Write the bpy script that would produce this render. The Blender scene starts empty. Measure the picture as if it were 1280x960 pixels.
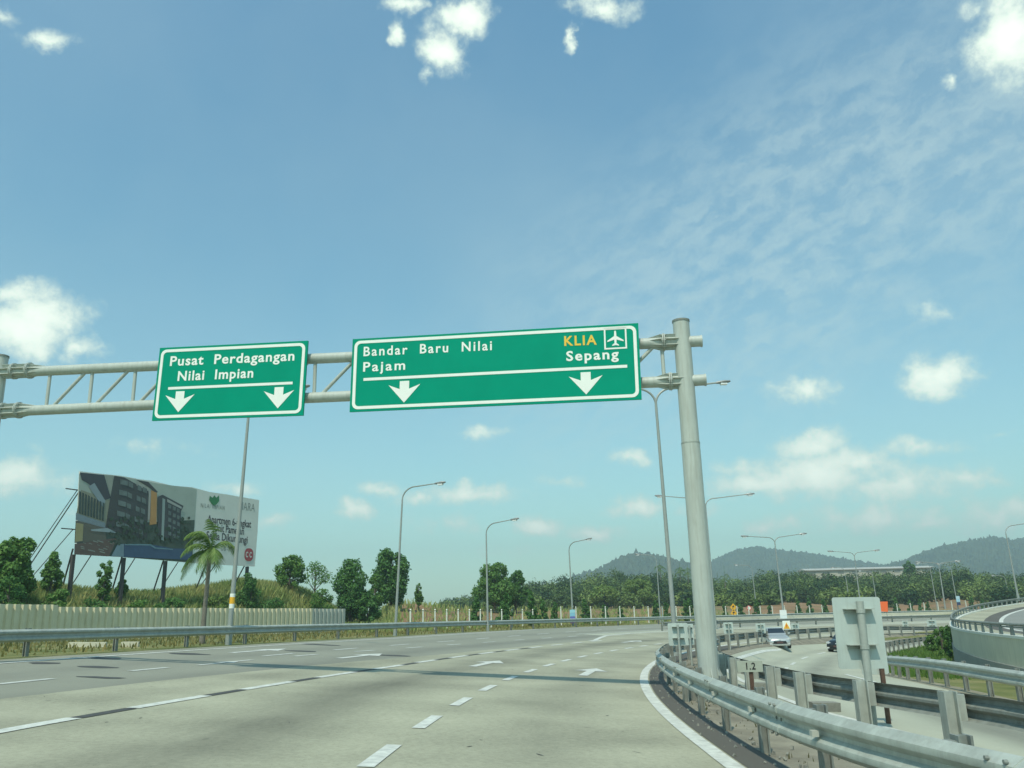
import bpy, math, random
import numpy as np
from mathutils import Vector, Matrix, Euler
from bisect import bisect

SC = bpy.context.scene
COL = SC.collection
R_ = math.radians
rnd = random.Random(7)

# ------------------------------------------------------------------ camera
F, HZ, ROLL, EYE = 1072.0, 290.0, R_(1.45), 1.6
PITCH = math.atan(HZ / F)
cr, sr, cp, sp = math.cos(ROLL), math.sin(ROLL), math.cos(PITCH), math.sin(PITCH)
cam_d = bpy.data.cameras.new('camera')
cam = bpy.data.objects.new('camera', cam_d)
COL.objects.link(cam)
right = Vector((cr, sr * sp, -sr * cp)); up = Vector((sr, -cr * sp, cr * cp)); fwd = Vector((0, cp, sp))
cam.matrix_world = Matrix(((right.x, up.x, -fwd.x, 0), (right.y, up.y, -fwd.y, 0), (right.z, up.z, -fwd.z, EYE), (0, 0, 0, 1)))
cam_d.sensor_width = 36; cam_d.lens = 36 * F / 1280
cam_d.clip_start = 0.05; cam_d.clip_end = 20000
SC.camera = cam

# ------------------------------------------------------------------ light
SUN_DIR = Vector((1.5, 4.6, -7.6)).normalized()
sun_d = bpy.data.lights.new('sun', 'SUN'); sun_d.energy = 3.5; sun_d.angle = R_(0.55); sun_d.color = (1.0, 0.95, 0.80)
sun = bpy.data.objects.new('sun', sun_d); COL.objects.link(sun)
sun.rotation_euler = SUN_DIR.to_track_quat('-Z', 'Y').to_euler(); sun.location = (0, -50, 80)
SC.view_settings.view_transform = 'Standard'; SC.view_settings.look = 'None'
SC.view_settings.exposure = 0.0; SC.view_settings.gamma = 1.0
SC.render.engine = 'CYCLES'
try:
    SC.cycles.use_denoising = True
    SC.cycles.max_bounces = 6; SC.cycles.volume_bounces = 0; SC.cycles.transparent_max_bounces = 8
except Exception: pass

def rays(px, py):
    u = px - 640.0; v = 480.0 - py
    u2 = cr * u + sr * v; v2 = -sr * u + cr * v
    return Vector((u2, F * cp - v2 * sp, F * sp + v2 * cp))
def proj(x, y, z):
    d = Vector((x, y, z - EYE)); k = d.dot(fwd)
    return 640 + F * d.dot(right) / k, 480 - F * d.dot(up) / k

CLOUDS = [  # px, py, half width, half height, tilt deg, weight
 (552,62,38,36,35,1.0),(585,20,48,22,0,1.0),(500,8,34,13,0,.9),(497,38,14,18,0,.8),(532,92,14,12,30,.7),
 (752,10,48,24,-8,1.0),(709,42,9,24,5,.75),(1262,45,40,60,-10,1.15),(1225,10,30,16,0,.6),(1186,103,11,14,0,.75),(60,52,34,16,10,.7),(8,20,34,14,0,.5),
 (28,408,82,52,12,1.1),(98,432,34,24,0,.9),(15,372,50,26,20,.8),(22,596,70,30,0,.85),(90,640,60,16,0,.5),(42,560,22,14,0,.5),
 (1175,470,50,31,0,1.1),(1005,489,50,20,-5,.9),(1146,558,54,18,-5,.85),(1176,391,40,15,-20,.6),(1250,543,20,8,0,.5),
 (1020,592,122,40,0,1.15),(945,606,80,24,0,.95),(1120,605,110,30,0,.9),(1215,600,60,18,0,.6),(800,633,46,20,0,1.0),(600,616,80,20,0,.9),(530,622,50,16,0,.6),
 (441,638,30,15,0,1.0),(672,657,42,16,0,.9),(742,668,52,14,0,.8),(338,653,30,16,0,.7),(606,541,42,13,0,.65),(788,573,32,15,-15,.7),
 (480,612,40,14,0,.7),(700,600,40,12,0,.55),(300,610,46,14,0,.5),(1010,560,60,26,8,1.0),(1075,575,50,26,0,1.0),(920,585,40,20,0,.7),(180,560,40,14,0,.4),(640,690,60,12,0,.45),(1160,655,80,16,0,.7),(1245,645,70,30,0,.85),(1080,648,140,22,0,.65),(960,660,90,16,0,.5),(560,655,70,18,0,.4),(390,715,80,14,0,.45),(240,560,60,14,0,.3),(850,640,60,14,0,.5),
]
def build_world():
    w = bpy.data.worlds.new('World'); SC.world = w; w.use_nodes = True
    nt = w.node_tree; N = nt.nodes; L = nt.links; N.clear()
    def node(t, **k):
        n = N.new(t)
        for a, b in k.items(): setattr(n, a, b)
        return n
    out = node('ShaderNodeOutputWorld'); bg = node('ShaderNodeBackground'); L.new(bg.outputs[0], out.inputs[0])
    bg.inputs[1].default_value = 0.145
    sky = node('ShaderNodeTexSky'); sky.sky_type = 'NISHITA'; sky.sun_disc = False
    el = math.asin(-SUN_DIR.z); az = math.atan2(-SUN_DIR.x, -SUN_DIR.y)
    sky.sun_elevation = el; sky.sun_rotation = az
    sky.air_density = 1.0; sky.dust_density = .9; sky.ozone_density = 1.2; sky.altitude = 50
    tint = node('ShaderNodeMix', data_type='RGBA', blend_type='MULTIPLY'); tint.inputs[0].default_value = 1
    L.new(sky.outputs[0], tint.inputs[6])
    tc = node('ShaderNodeTexCoord')
    sz = node('ShaderNodeSeparateXYZ'); L.new(tc.outputs['Generated'], sz.inputs[0])
    el_ = node('ShaderNodeMapRange'); el_.inputs[1].default_value = .0; el_.inputs[2].default_value = .62; L.new(sz.outputs[2], el_.inputs[0])
    tm = node('ShaderNodeMix', data_type='RGBA'); tm.inputs[6].default_value = (.92, 1.24, .96, 1); tm.inputs[7].default_value = (.90, 1.40, 1.30, 1)
    L.new(el_.outputs[0], tm.inputs[0]); L.new(tm.outputs[2], tint.inputs[7])
    nz = node('ShaderNodeTexNoise'); nz.inputs['Scale'].default_value = 22; nz.inputs['Detail'].default_value = 9; nz.inputs['Roughness'].default_value = .62
    L.new(tc.outputs['Generated'], nz.inputs['Vector'])
    wp = node('ShaderNodeVectorMath', operation='MULTIPLY_ADD'); wp.inputs[1].default_value = (.045, .045, .03)
    sub = node('ShaderNodeVectorMath', operation='SUBTRACT'); sub.inputs[1].default_value = (.5, .5, .5)
    L.new(nz.outputs['Color'], sub.inputs[0]); L.new(sub.outputs[0], wp.inputs[0]); L.new(tc.outputs['Generated'], wp.inputs[2])
    last = None
    for (px, py, a, b, tilt, wt) in CLOUDS:
        c = rays(px, py).normalized(); q = F * 1.08
        x = c.cross(Vector((0, 0, 1))).normalized(); z = x.cross(c).normalized()
        t = R_(-tilt); x2 = x * math.cos(t) - z * math.sin(t); z2 = z * math.cos(t) + x * math.sin(t)
        M = Matrix((x2, c, z2)).transposed()
        mp = node('ShaderNodeMapping', vector_type='TEXTURE')
        mp.inputs['Location'].default_value = c; mp.inputs['Rotation'].default_value = M.to_euler()
        mp.inputs['Scale'].default_value = (a / q * 1.25, .6, b / q * 1.25)
        L.new(wp.outputs[0], mp.inputs['Vector'])
        ln = node('ShaderNodeVectorMath', operation='LENGTH'); L.new(mp.outputs[0], ln.inputs[0])
        m = node('ShaderNodeMapRange'); m.inputs[1].default_value = 1.0; m.inputs[2].default_value = 0.0
        m.inputs[3].default_value = 0.0; m.inputs[4].default_value = wt
        L.new(ln.outputs['Value'], m.inputs[0])
        if last is None: last = m.outputs[0]
        else:
            mx = node('ShaderNodeMath', operation='MAXIMUM'); L.new(last, mx.inputs[0]); L.new(m.outputs[0], mx.inputs[1]); last = mx.outputs[0]
    n2 = node('ShaderNodeTexNoise'); n2.inputs['Scale'].default_value = 30; n2.inputs['Detail'].default_value = 10; n2.inputs['Roughness'].default_value = .62
    L.new(tc.outputs['Generated'], n2.inputs['Vector'])
    ad = node('ShaderNodeMath', operation='MULTIPLY_ADD'); ad.inputs[1].default_value = 1.5; L.new(n2.outputs['Fac'], ad.inputs[0]); 
    so = node('ShaderNodeMath', operation='SUBTRACT'); so.inputs[1].default_value = .80; L.new(last, so.inputs[0]); L.new(so.outputs[0], ad.inputs[2])
    den = node('ShaderNodeMapRange', interpolation_type='SMOOTHSTEP'); den.inputs[1].default_value = .06; den.inputs[2].default_value = .72
    L.new(ad.outputs[0], den.inputs[0])
    lim = node('ShaderNodeMath', operation='MULTIPLY')      # only where a cloud stands
    g = node('ShaderNodeMapRange'); g.inputs[1].default_value = 0; g.inputs[2].default_value = .22; L.new(last, g.inputs[0])
    L.new(den.outputs[0], lim.inputs[0]); L.new(g.outputs[0], lim.inputs[1])
    # thin high cirrus, mottled, upper right
    cm = node('ShaderNodeMapping', vector_type='TEXTURE'); c = rays(1020, 285).normalized()
    x = c.cross(Vector((0, 0, 1))).normalized(); z = x.cross(c).normalized(); t = R_(-22)
    M = Matrix((x * math.cos(t) - z * math.sin(t), c, z * math.cos(t) + x * math.sin(t))).transposed()
    cm.inputs['Location'].default_value = c; cm.inputs['Rotation'].default_value = M.to_euler(); cm.inputs['Scale'].default_value = (.60, .9, .25)
    L.new(tc.outputs['Generated'], cm.inputs['Vector'])
    cl = node('ShaderNodeVectorMath', operation='LENGTH'); L.new(cm.outputs[0], cl.inputs[0])
    cf = node('ShaderNodeMapRange', interpolation_type='SMOOTHSTEP'); cf.inputs[1].default_value = 1.0; cf.inputs[2].default_value = .1; L.new(cl.outputs['Value'], cf.inputs[0])
    sm = node('ShaderNodeMapping', vector_type='TEXTURE'); sm.inputs['Rotation'].default_value = M.to_euler(); sm.inputs['Scale'].default_value = (1.7, 1, .7)
    L.new(wp.outputs[0], sm.inputs['Vector'])
    n3 = node('ShaderNodeTexNoise'); n3.inputs['Scale'].default_value = 38; n3.inputs['Detail'].default_value = 6; n3.inputs['Roughness'].default_value = .6
    L.new(sm.outputs[0], n3.inputs['Vector'])
    c3 = node('ShaderNodeMapRange', interpolation_type='SMOOTHSTEP'); c3.inputs[1].default_value = .34; c3.inputs[2].default_value = .68; c3.inputs[3].default_value = .10; c3.inputs[4].default_value = .45; L.new(n3.outputs['Fac'], c3.inputs[0])
    cmul = node('ShaderNodeMath', operation='MULTIPLY'); L.new(cf.outputs[0], cmul.inputs[0]); L.new(c3.outputs[0], cmul.inputs[1])
    # broad milky veil
    n4 = node('ShaderNodeTexNoise'); n4.inputs['Scale'].default_value = 3.5; n4.inputs['Detail'].default_value = 4
    L.new(tc.outputs['Generated'], n4.inputs['Vector'])
    v4 = node('ShaderNodeMapRange'); v4.inputs[1].default_value = .35; v4.inputs[2].default_value = .75; v4.inputs[4].default_value = .14; L.new(n4.outputs['Fac'], v4.inputs[0])
    s1 = node('ShaderNodeMath', operation='ADD'); L.new(cmul.outputs[0], s1.inputs[0]); L.new(v4.outputs[0], s1.inputs[1])
    mixA = node('ShaderNodeMix', data_type='RGBA'); L.new(s1.outputs[0], mixA.inputs[0]); L.new(tint.outputs[2], mixA.inputs[6]); mixA.inputs[7].default_value = (4.4, 5.6, 5.5, 1)
    # cloud colour: shaded underside to bright top by the noise
    cc = node('ShaderNodeMix', data_type='RGBA'); cc.inputs[6].default_value = (5.5, 6.6, 5.8, 1); cc.inputs[7].default_value = (8.8, 9.4, 8.1, 1)
    sh = node('ShaderNodeMapRange', interpolation_type='SMOOTHSTEP'); sh.inputs[1].default_value = .2; sh.inputs[2].default_value = 1.15; L.new(ad.outputs[0], sh.inputs[0])
    L.new(sh.outputs[0], cc.inputs[0])
    mixB = node('ShaderNodeMix', data_type='RGBA')
    lm = node('ShaderNodeMath', operation='MULTIPLY'); lm.inputs[1].default_value = .92; L.new(lim.outputs[0], lm.inputs[0])
    L.new(lm.outputs[0], mixB.inputs[0]); L.new(mixA.outputs[2], mixB.inputs[6]); L.new(cc.outputs[2], mixB.inputs[7])
    L.new(mixB.outputs[2], bg.inputs[0])
build_world()

# ------------------------------------------------------------------ helpers
class MB:
    """collects shapes, then links them as ONE mesh object"""
    def __init__(s): s.v = []; s.f = []; s.m = []; s.uv = {}
    def add(s, vs, fs, mi=0):
        o = len(s.v); s.v.extend([tuple(p) for p in vs])
        for f in fs: s.f.append(tuple(i + o for i in f)); s.m.append(mi)
        return o
    def box(s, c, size, M=None, mi=0):
        hx, hy, hz = size[0] / 2, size[1] / 2, size[2] / 2
        vs = [Vector((x, y, z)) for x in (-hx, hx) for y in (-hy, hy) for z in (-hz, hz)]
        if M is not None: vs = [M @ p for p in vs]
        c = Vector(c)
        s.add([p + c for p in vs], [(0, 1, 3, 2), (4, 6, 7, 5), (0, 4, 5, 1), (2, 3, 7, 6), (0, 2, 6, 4), (1, 5, 7, 3)], mi)
    def tube(s, pts, rad, n=12, mi=0, caps=True):
        pts = [Vector(p) for p in pts]
        if not isinstance(rad, (list, tuple)): rad = [rad] * len(pts)
        rings = []; ref = None
        for i, p in enumerate(pts):
            a = pts[max(i - 1, 0)]; b = pts[min(i + 1, len(pts) - 1)]; t = (b - a).normalized()
            if ref is None: ref = t.cross(Vector((0, 0, 1)) if abs(t.z) < .9 else Vector((1, 0, 0))).normalized()
            x = (ref - t * ref.dot(t)).normalized(); ref = x; y = t.cross(x)
            rings.append([p + (x * math.cos(2 * math.pi * k / n) + y * math.sin(2 * math.pi * k / n)) * rad[i] for k in range(n)])
        vs = [q for r in rings for q in r]; fs = []
        for i in range(len(pts) - 1):
            for k in range(n):
                k2 = (k + 1) % n; fs.append((i * n + k, i * n + k2, (i + 1) * n + k2, (i + 1) * n + k))
        if caps: fs.append(tuple(range(n))[::-1]); fs.append(tuple((len(pts) - 1) * n + k for k in range(n)))
        s.add(vs, fs, mi)
    def prism(s, poly, origin, ax, ay, depth, mi=0):
        """polygon in the (ax, ay) plane, extruded by vector depth"""
        o = Vector(origin); d = Vector(depth); n = len(poly)
        a = [o + ax * p[0] + ay * p[1] for p in poly]; b = [p + d for p in a]
        fs = [tuple(range(n)), tuple(range(2 * n - 1, n - 1, -1))] + [((i + 1) % n, i, n + i, n + (i + 1) % n) for i in range(n)]
        s.add(a + b, fs, mi)
    def sweep(s, pts, normals, prof, mi=0, closed=True):
        """profile [(out, z)] carried along pts; normals horizontal"""
        n = len(prof); vs = []; fs = []
        for p, nn in zip(pts, normals):
            for (o, z) in prof: vs.append(Vector(p) + Vector(nn) * o + Vector((0, 0, z)))
        for i in range(len(pts) - 1):
            for k in range(n if closed else n - 1):
                k2 = (k + 1) % n; fs.append((i * n + k, i * n + k2, (i + 1) * n + k2, (i + 1) * n + k))
        if closed: fs.append(tuple(range(n))[::-1]); fs.append(tuple((len(pts) - 1) * n + k for k in range(n)))
        s.add(vs, fs, mi)
    def build(s, name, mats, parent=None, smooth=False, loc=None):
        me = bpy.data.meshes.new(name)
        me.from_pydata(s.v, [], s.f); 
        if not isinstance(mats, (list, tuple)): mats = [mats]
        for m in mats: me.materials.append(m)
        if len(mats) > 1: me.polygons.foreach_set('material_index', s.m)
        if smooth:
            me.polygons.foreach_set('use_smooth', [True] * len(me.polygons))
            try: me.set_sharp_from_angle(angle=R_(40))
            except Exception: pass
        me.update()
        o = bpy.data.objects.new(name, me); COL.objects.link(o)
        if parent is not None: o.parent = parent
        if loc is not None: o.location = loc
        return o

def tag(o, label=None, cat=None, group=None, kind=None):
    if label: o['label'] = label
    if cat: o['category'] = cat
    if group: o['group'] = group
    if kind: o['kind'] = kind
    return o
def thing(name, label, cat, loc=(0, 0, 0), rz=0, group=None):
    o = bpy.data.objects.new(name, None); COL.objects.link(o); o.empty_display_size = .2
    o.location = loc; o.rotation_euler = (0, 0, rz)
    return tag(o, label, cat, group)
def copy_tree(o, parent=None):
    c = o.copy(); COL.objects.link(c)
    if parent is not None: c.parent = parent
    for ch in [q for q in bpy.data.objects if q.parent == o]: copy_tree(ch, c)
    return c
def interp(tab, x):
    xs = [a for a, b in tab]
    if x <= xs[0]: return tab[0][1]
    if x >= xs[-1]: return tab[-1][1]
    i = bisect(xs, x); (a, b), (c, d) = tab[i - 1], tab[i]
    return b + (d - b) * (x - a) / (c - a)
def sst(a, b, x):
    t = min(1, max(0, (x - a) / (b - a))); return t * t * (3 - 2 * t)

# ------------------------------------------------------------------ materials
def mat(name, col, rough=.6, metal=0, noise=None, bump=None, spec=.5, coat=0, streak=None):
    """noise = (scale, amount, second colour or None); bump = (scale, strength, distance)"""
    m = bpy.data.materials.new(name); m.use_nodes = True; nt = m.node_tree; N = nt.nodes; L = nt.links
    b = N['Principled BSDF']; b.inputs['Base Color'].default_value = (*col, 1); b.inputs['Roughness'].default_value = rough
    b.inputs['Metallic'].default_value = metal; b.inputs['Specular IOR Level'].default_value = spec
    if coat: b.inputs['Coat Weight'].default_value = coat; b.inputs['Coat Roughness'].default_value = .08
    tc = N.new('ShaderNodeTexCoord')
    if noise:
        n = N.new('ShaderNodeTexNoise'); n.inputs['Scale'].default_value = noise[0]; n.inputs['Detail'].default_value = 8; n.inputs['Roughness'].default_value = .65
        L.new(tc.outputs['Object'], n.inputs['Vector'])
        r = N.new('ShaderNodeMapRange'); r.inputs[1].default_value = .3; r.inputs[2].default_value = .7; L.new(n.outputs['Fac'], r.inputs[0])
        mx = N.new('ShaderNodeMix'); mx.data_type = 'RGBA'; mx.inputs[6].default_value = (*col, 1)
        c2 = noise[2] if len(noise) > 2 and noise[2] else tuple(c * (1 - noise[1]) for c in col)
        mx.inputs[7].default_value = (*c2, 1); L.new(r.outputs[0], mx.inputs[0]); L.new(mx.outputs[2], b.inputs['Base Color'])
    if streak:       # dirt runs down the surface: (strength, colour)
        mp = N.new('ShaderNodeMapping'); mp.inputs['Scale'].default_value = (5, 5, .35); L.new(tc.outputs['Object'], mp.inputs['Vector'])
        n = N.new('ShaderNodeTexNoise'); n.inputs['Scale'].default_value = 2.2; n.inputs['Detail'].default_value = 6; n.inputs['Roughness'].default_value = .7; L.new(mp.outputs[0], n.inputs['Vector'])
        r = N.new('ShaderNodeMapRange'); r.inputs[1].default_value = .46; r.inputs[2].default_value = .75; r.inputs[4].default_value = streak[0]; L.new(n.outputs['Fac'], r.inputs[0])
        mx = N.new('ShaderNodeMix'); mx.data_type = 'RGBA'; mx.inputs[7].default_value = (*streak[1], 1); L.new(r.outputs[0], mx.inputs[0])
        src = b.inputs['Base Color'].links[0].from_socket if b.inputs['Base Color'].links else None
        if src: L.new(src, mx.inputs[6])
        else: mx.inputs[6].default_value = (*col, 1)
        L.new(mx.outputs[2], b.inputs['Base Color'])
    if bump:
        n = N.new('ShaderNodeTexNoise'); n.inputs['Scale'].default_value = bump[0]; n.inputs['Detail'].default_value = 5
        L.new(tc.outputs['Object'], n.inputs['Vector'])
        bp = N.new('ShaderNodeBump'); bp.inputs['Strength'].default_value = bump[1]; bp.inputs['Distance'].default_value = bump[2]
        L.new(n.outputs['Fac'], bp.inputs['Height']); L.new(bp.outputs[0], b.inputs['Normal'])
    return m
def leaf_mat(name, c1, c2, trans=.35):
    m = bpy.data.materials.new(name); m.use_nodes = True; nt = m.node_tree; N = nt.nodes; L = nt.links; N.clear()
    out = N.new('ShaderNodeOutputMaterial'); g = N.new('ShaderNodeNewGeometry'); mx = N.new('ShaderNodeMix'); mx.data_type = 'RGBA'
    mx.inputs[6].default_value = (*c1, 1); mx.inputs[7].default_value = (*c2, 1); L.new(g.outputs['Random Per Island'], mx.inputs[0])
    d = N.new('ShaderNodeBsdfDiffuse'); t = N.new('ShaderNodeBsdfTranslucent'); s = N.new('ShaderNodeMixShader'); s.inputs[0].default_value = trans
    gl = N.new('ShaderNodeBsdfGlossy'); gl.inputs['Roughness'].default_value = .5; s2 = N.new('ShaderNodeMixShader'); s2.inputs[0].default_value = .012
    L.new(mx.outputs[2], d.inputs[0]); L.new(mx.outputs[2], t.inputs[0]); L.new(d.outputs[0], s.inputs[1]); L.new(t.outputs[0], s.inputs[2])
    L.new(s.outputs[0], s2.inputs[1]); L.new(gl.outputs[0], s2.inputs[2]); L.new(s2.outputs[0], out.inputs[0])
    return m

def leaf_mat2(name, c1, c2, trans=.25):
    """grass: green and straw patches a few metres wide, each blade a little different"""
    m = leaf_mat(name, c1, c2, trans); nt = m.node_tree; N = nt.nodes; L = nt.links
    mx = [n for n in N if n.type == 'MIX'][0]; g = [n for n in N if n.type == 'NEW_GEOMETRY'][0]
    n = N.new('ShaderNodeTexNoise'); n.inputs['Scale'].default_value = .22; n.inputs['Detail'].default_value = 4; L.new(g.outputs['Position'], n.inputs['Vector'])
    r = N.new('ShaderNodeMapRange'); r.inputs[1].default_value = .36; r.inputs[2].default_value = .64; r.inputs[4].default_value = .58; L.new(n.outputs['Fac'], r.inputs[0])
    a = N.new('ShaderNodeMath'); a.operation = 'MULTIPLY_ADD'; a.inputs[1].default_value = .3; L.new(g.outputs['Random Per Island'], a.inputs[0]); L.new(r.outputs[0], a.inputs[2]); L.new(a.outputs[0], mx.inputs[0])
    return m
def road_mat(name, base, dark, lanes, speck=.12, extra=None):
    """paved surface; UV = (s, r) in metres. lanes = [(r centre, half width, amount)] of worn, oil-stained wheel bands"""
    m = bpy.data.materials.new(name); m.use_nodes = True; nt = m.node_tree; N = nt.nodes; L = nt.links
    b = N['Principled BSDF']; b.inputs['Roughness'].default_value = .85; b.inputs['Specular IOR Level'].default_value = .3
    uv = N.new('ShaderNodeUVMap'); uv.uv_map = 'sr'
    sep = N.new('ShaderNodeSeparateXYZ'); L.new(uv.outputs[0], sep.inputs[0])
    mp = N.new('ShaderNodeMapping'); mp.inputs['Scale'].default_value = (.06, .55, 1); L.new(uv.outputs[0], mp.inputs['Vector'])
    n1 = N.new('ShaderNodeTexNoise'); n1.inputs['Scale'].default_value = 1; n1.inputs['Detail'].default_value = 7; n1.inputs['Roughness'].default_value = .6; L.new(mp.outputs[0], n1.inputs['Vector'])
    tot = None
    for (rc, hw, amt) in lanes:
        s1 = N.new('ShaderNodeMath'); s1.operation = 'SUBTRACT'; s1.inputs[1].default_value = rc; L.new(sep.outputs[1], s1.inputs[0])
        a = N.new('ShaderNodeMath'); a.operation = 'ABSOLUTE'; L.new(s1.outputs[0], a.inputs[0])
        k = N.new('ShaderNodeMapRange'); k.interpolation_type = 'SMOOTHSTEP'; k.inputs[1].default_value = hw; k.inputs[2].default_value = 0; k.inputs[4].default_value = amt; L.new(a.outputs[0], k.inputs[0])
        if tot is None: tot = k.outputs[0]
        else:
            ad = N.new('ShaderNodeMath'); ad.operation = 'MAXIMUM'; L.new(tot, ad.inputs[0]); L.new(k.outputs[0], ad.inputs[1]); tot = ad.outputs[0]
    nm = N.new('ShaderNodeMapRange'); nm.inputs[1].default_value = .3; nm.inputs[2].default_value = .7; nm.inputs[3].default_value = .35; nm.inputs[4].default_value = 1.1; L.new(n1.outputs['Fac'], nm.inputs[0])
    if tot is None:
        v = N.new('ShaderNodeValue'); v.outputs[0].default_value = .35; tot = v.outputs[0]
    mu = N.new('ShaderNodeMath'); mu.operation = 'MULTIPLY'; mu.use_clamp = True; L.new(tot, mu.inputs[0]); L.new(nm.outputs[0], mu.inputs[1])
    mx = N.new('ShaderNodeMix'); mx.data_type = 'RGBA'; mx.inputs[6].default_value = (*base, 1); mx.inputs[7].default_value = (*dark, 1); L.new(mu.outputs[0], mx.inputs[0])
    # aggregate speckle and blotches
    n2 = N.new('ShaderNodeTexNoise'); n2.inputs['Scale'].default_value = 9; n2.inputs['Detail'].default_value = 8; n2.inputs['Roughness'].default_value = .8; L.new(uv.outputs[0], n2.inputs['Vector'])
    n3 = N.new('ShaderNodeTexNoise'); n3.inputs['Scale'].default_value = .35; n3.inputs['Detail'].default_value = 6; L.new(uv.outputs[0], n3.inputs['Vector'])
    n4 = N.new('ShaderNodeTexNoise'); n4.inputs['Scale'].default_value = 28; n4.inputs['Detail'].default_value = 3; L.new(uv.outputs[0], n4.inputs['Vector'])
    pk = N.new('ShaderNodeMapRange'); pk.inputs[1].default_value = .62; pk.inputs[2].default_value = .75; pk.inputs[3].default_value = 0; pk.inputs[4].default_value = -.5; L.new(n4.outputs['Fac'], pk.inputs[0])
    ad0 = N.new('ShaderNodeMath'); ad0.operation = 'ADD'; L.new(pk.outputs[0], ad0.inputs[0])
    su = N.new('ShaderNodeMath'); su.operation = 'ADD'; L.new(n2.outputs['Fac'], su.inputs[0]); L.new(n3.outputs['Fac'], su.inputs[1])
    r2 = N.new('ShaderNodeMapRange'); r2.inputs[1].default_value = .6; r2.inputs[2].default_value = 1.4; r2.inputs[3].default_value = 1 - speck; r2.inputs[4].default_value = 1 + speck; L.new(su.outputs[0], ad0.inputs[1]); L.new(ad0.outputs[0], r2.inputs[0])
    m2 = N.new('ShaderNodeMix'); m2.data_type = 'RGBA'; m2.blend_type = 'MULTIPLY'; m2.inputs[0].default_value = 1; L.new(mx.outputs[2], m2.inputs[6]); L.new(r2.outputs[0], m2.inputs[7])
    # thin repaired cracks
    L.new(m2.outputs[2], b.inputs['Base Color'])
    bp = N.new('ShaderNodeBump'); bp.inputs['Strength'].default_value = .25; bp.inputs['Distance'].default_value = .01; L.new(n2.outputs['Fac'], bp.inputs['Height']); L.new(bp.outputs[0], b.inputs['Normal'])
    return m

M = {}
M['concrete_road'] = road_mat('concrete_road', (.345, .338, .243), (.155, .152, .112), [(4.0, 1.9, .85), (-.1, 1.3, .35), (7.6, 1.0, .2)], .42)
M['asphalt_road'] = road_mat('asphalt_road', (.26, .262, .205), (.15, .15, .122), [(8.6, 1.6, .6), (12.4, 1.4, .4)])
M['opp_road'] = road_mat('opposite_road', (.40, .41, .315), (.19, .19, .15), [(-8.2, 1.3, 1.0), (-5.8, .8, .35)])
M['ramp_road'] = road_mat('ramp_road', (.235, .24, .215), (.17, .175, .155), [(-20.5, 1.2, .5)])
M['shoulder'] = road_mat('shoulder', (.115, .108, .09), (.08, .075, .062), [])
M['line_paint'] = mat('line_paint', (.72, .73, .65), .7, noise=(5, .42), bump=(40, .1, .004))
M['line_worn'] = mat('line_worn', (.62, .63, .56), .7, noise=(3, .35))
M['tar'] = mat('tar_patch', (.075, .075, .068), .8, noise=(4, .3))
M['galv'] = mat('galvanised_steel', (.46, .50, .44), .55, .1, noise=(2.5, .35), spec=.4, streak=(.5, (.24, .24, .20)))
M['galv_dull'] = mat('weathered_steel', (.27, .295, .26), .65, .08, noise=(5, .4), streak=(.6, (.15, .14, .11)))
M['rust'] = mat('rust', (.13, .075, .05), .85, noise=(8, .5))
M['pole_paint'] = mat('pole_paint', (.48, .52, .46), .5, 0, noise=(1.2, .15), streak=(.55, (.25, .24, .19)))
M['lamp_grey'] = mat('lamp_grey', (.33, .36, .33), .5, .1, noise=(2, .15))
M['lamp_head'] = mat('lamp_head', (.30, .31, .30), .4, .2)
M['lamp_glass'] = mat('lamp_glass', (.75, .78, .76), .15, 0)
M['sign_green'] = mat('sign_green', (.0015, .30, .185), .5, noise=(1.1, .10), spec=.04)
M['sign_white'] = mat('sign_white', (.86, .88, .80), .45, noise=(3, .06))
M['sign_yellow'] = mat('sign_yellow', (.82, .52, .045), .45)
M['sign_back'] = mat('sign_back', (.50, .57, .52), .5, .05, noise=(1.6, .15), streak=(.45, (.34, .37, .32)))
M['orange'] = mat('orange_cloth', (.85, .15, .03), .7)
M['yellow'] = mat('warning_yellow', (.80, .42, .02), .5)
M['red'] = mat('sign_red', (.62, .05, .04), .5)
M['black'] = mat('black', (.015, .015, .016), .5)
M['post_white'] = mat('post_white', (.70, .71, .62), .7, noise=(5, .15))
M['fence_sheet'] = mat('fence_sheet', (.74, .67, .46), .55, .0, noise=(.6, .22, (.60, .54, .36)), streak=(.4, (.40, .36, .24)))
M['fence_grey'] = mat('fence_grey_sheet', (.50, .51, .44), .5, .1, noise=(.8, .2))
M['concrete'] = mat('concrete', (.64, .61, .46), .85, noise=(.5, .2), bump=(6, .2, .02), streak=(.5, (.36, .35, .27)))
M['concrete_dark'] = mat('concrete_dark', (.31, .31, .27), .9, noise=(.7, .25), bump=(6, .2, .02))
M['concrete_block'] = mat('concrete_block', (.27, .27, .225), .9, noise=(5, .35), bump=(20, .3, .02))
M['bark'] = mat('bark', (.16, .14, .10), .9, noise=(6, .4), bump=(18, .5, .03))
M['palm_trunk'] = mat('palm_trunk', (.22, .20, .16), .9, noise=(5, .35), bump=(14, .5, .03))
M['wood_post'] = mat('timber_frame', (.065, .06, .055), .8)
M['leaf_dark'] = leaf_mat('leaf_dark', (0.048, 0.130, 0.039), (0.130, 0.271, 0.066))
M['leaf_mid'] = leaf_mat('leaf_mid', (0.071, 0.174, 0.040), (0.174, 0.307, 0.071))
M['leaf_light'] = leaf_mat('leaf_light', (0.114, 0.203, 0.048), (0.244, 0.325, 0.090))
M['leaf_dry'] = leaf_mat('leaf_dry', (.09, .10, .04), (.17, .15, .07))
M['leaf_forest'] = leaf_mat('leaf_forest', (0.025, 0.063, 0.025), (0.183, 0.253, 0.071), .15)
_n = M['leaf_forest'].node_tree; _a = _n.nodes.new('ShaderNodeAttribute'); _a.attribute_name = 'tone'
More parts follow.
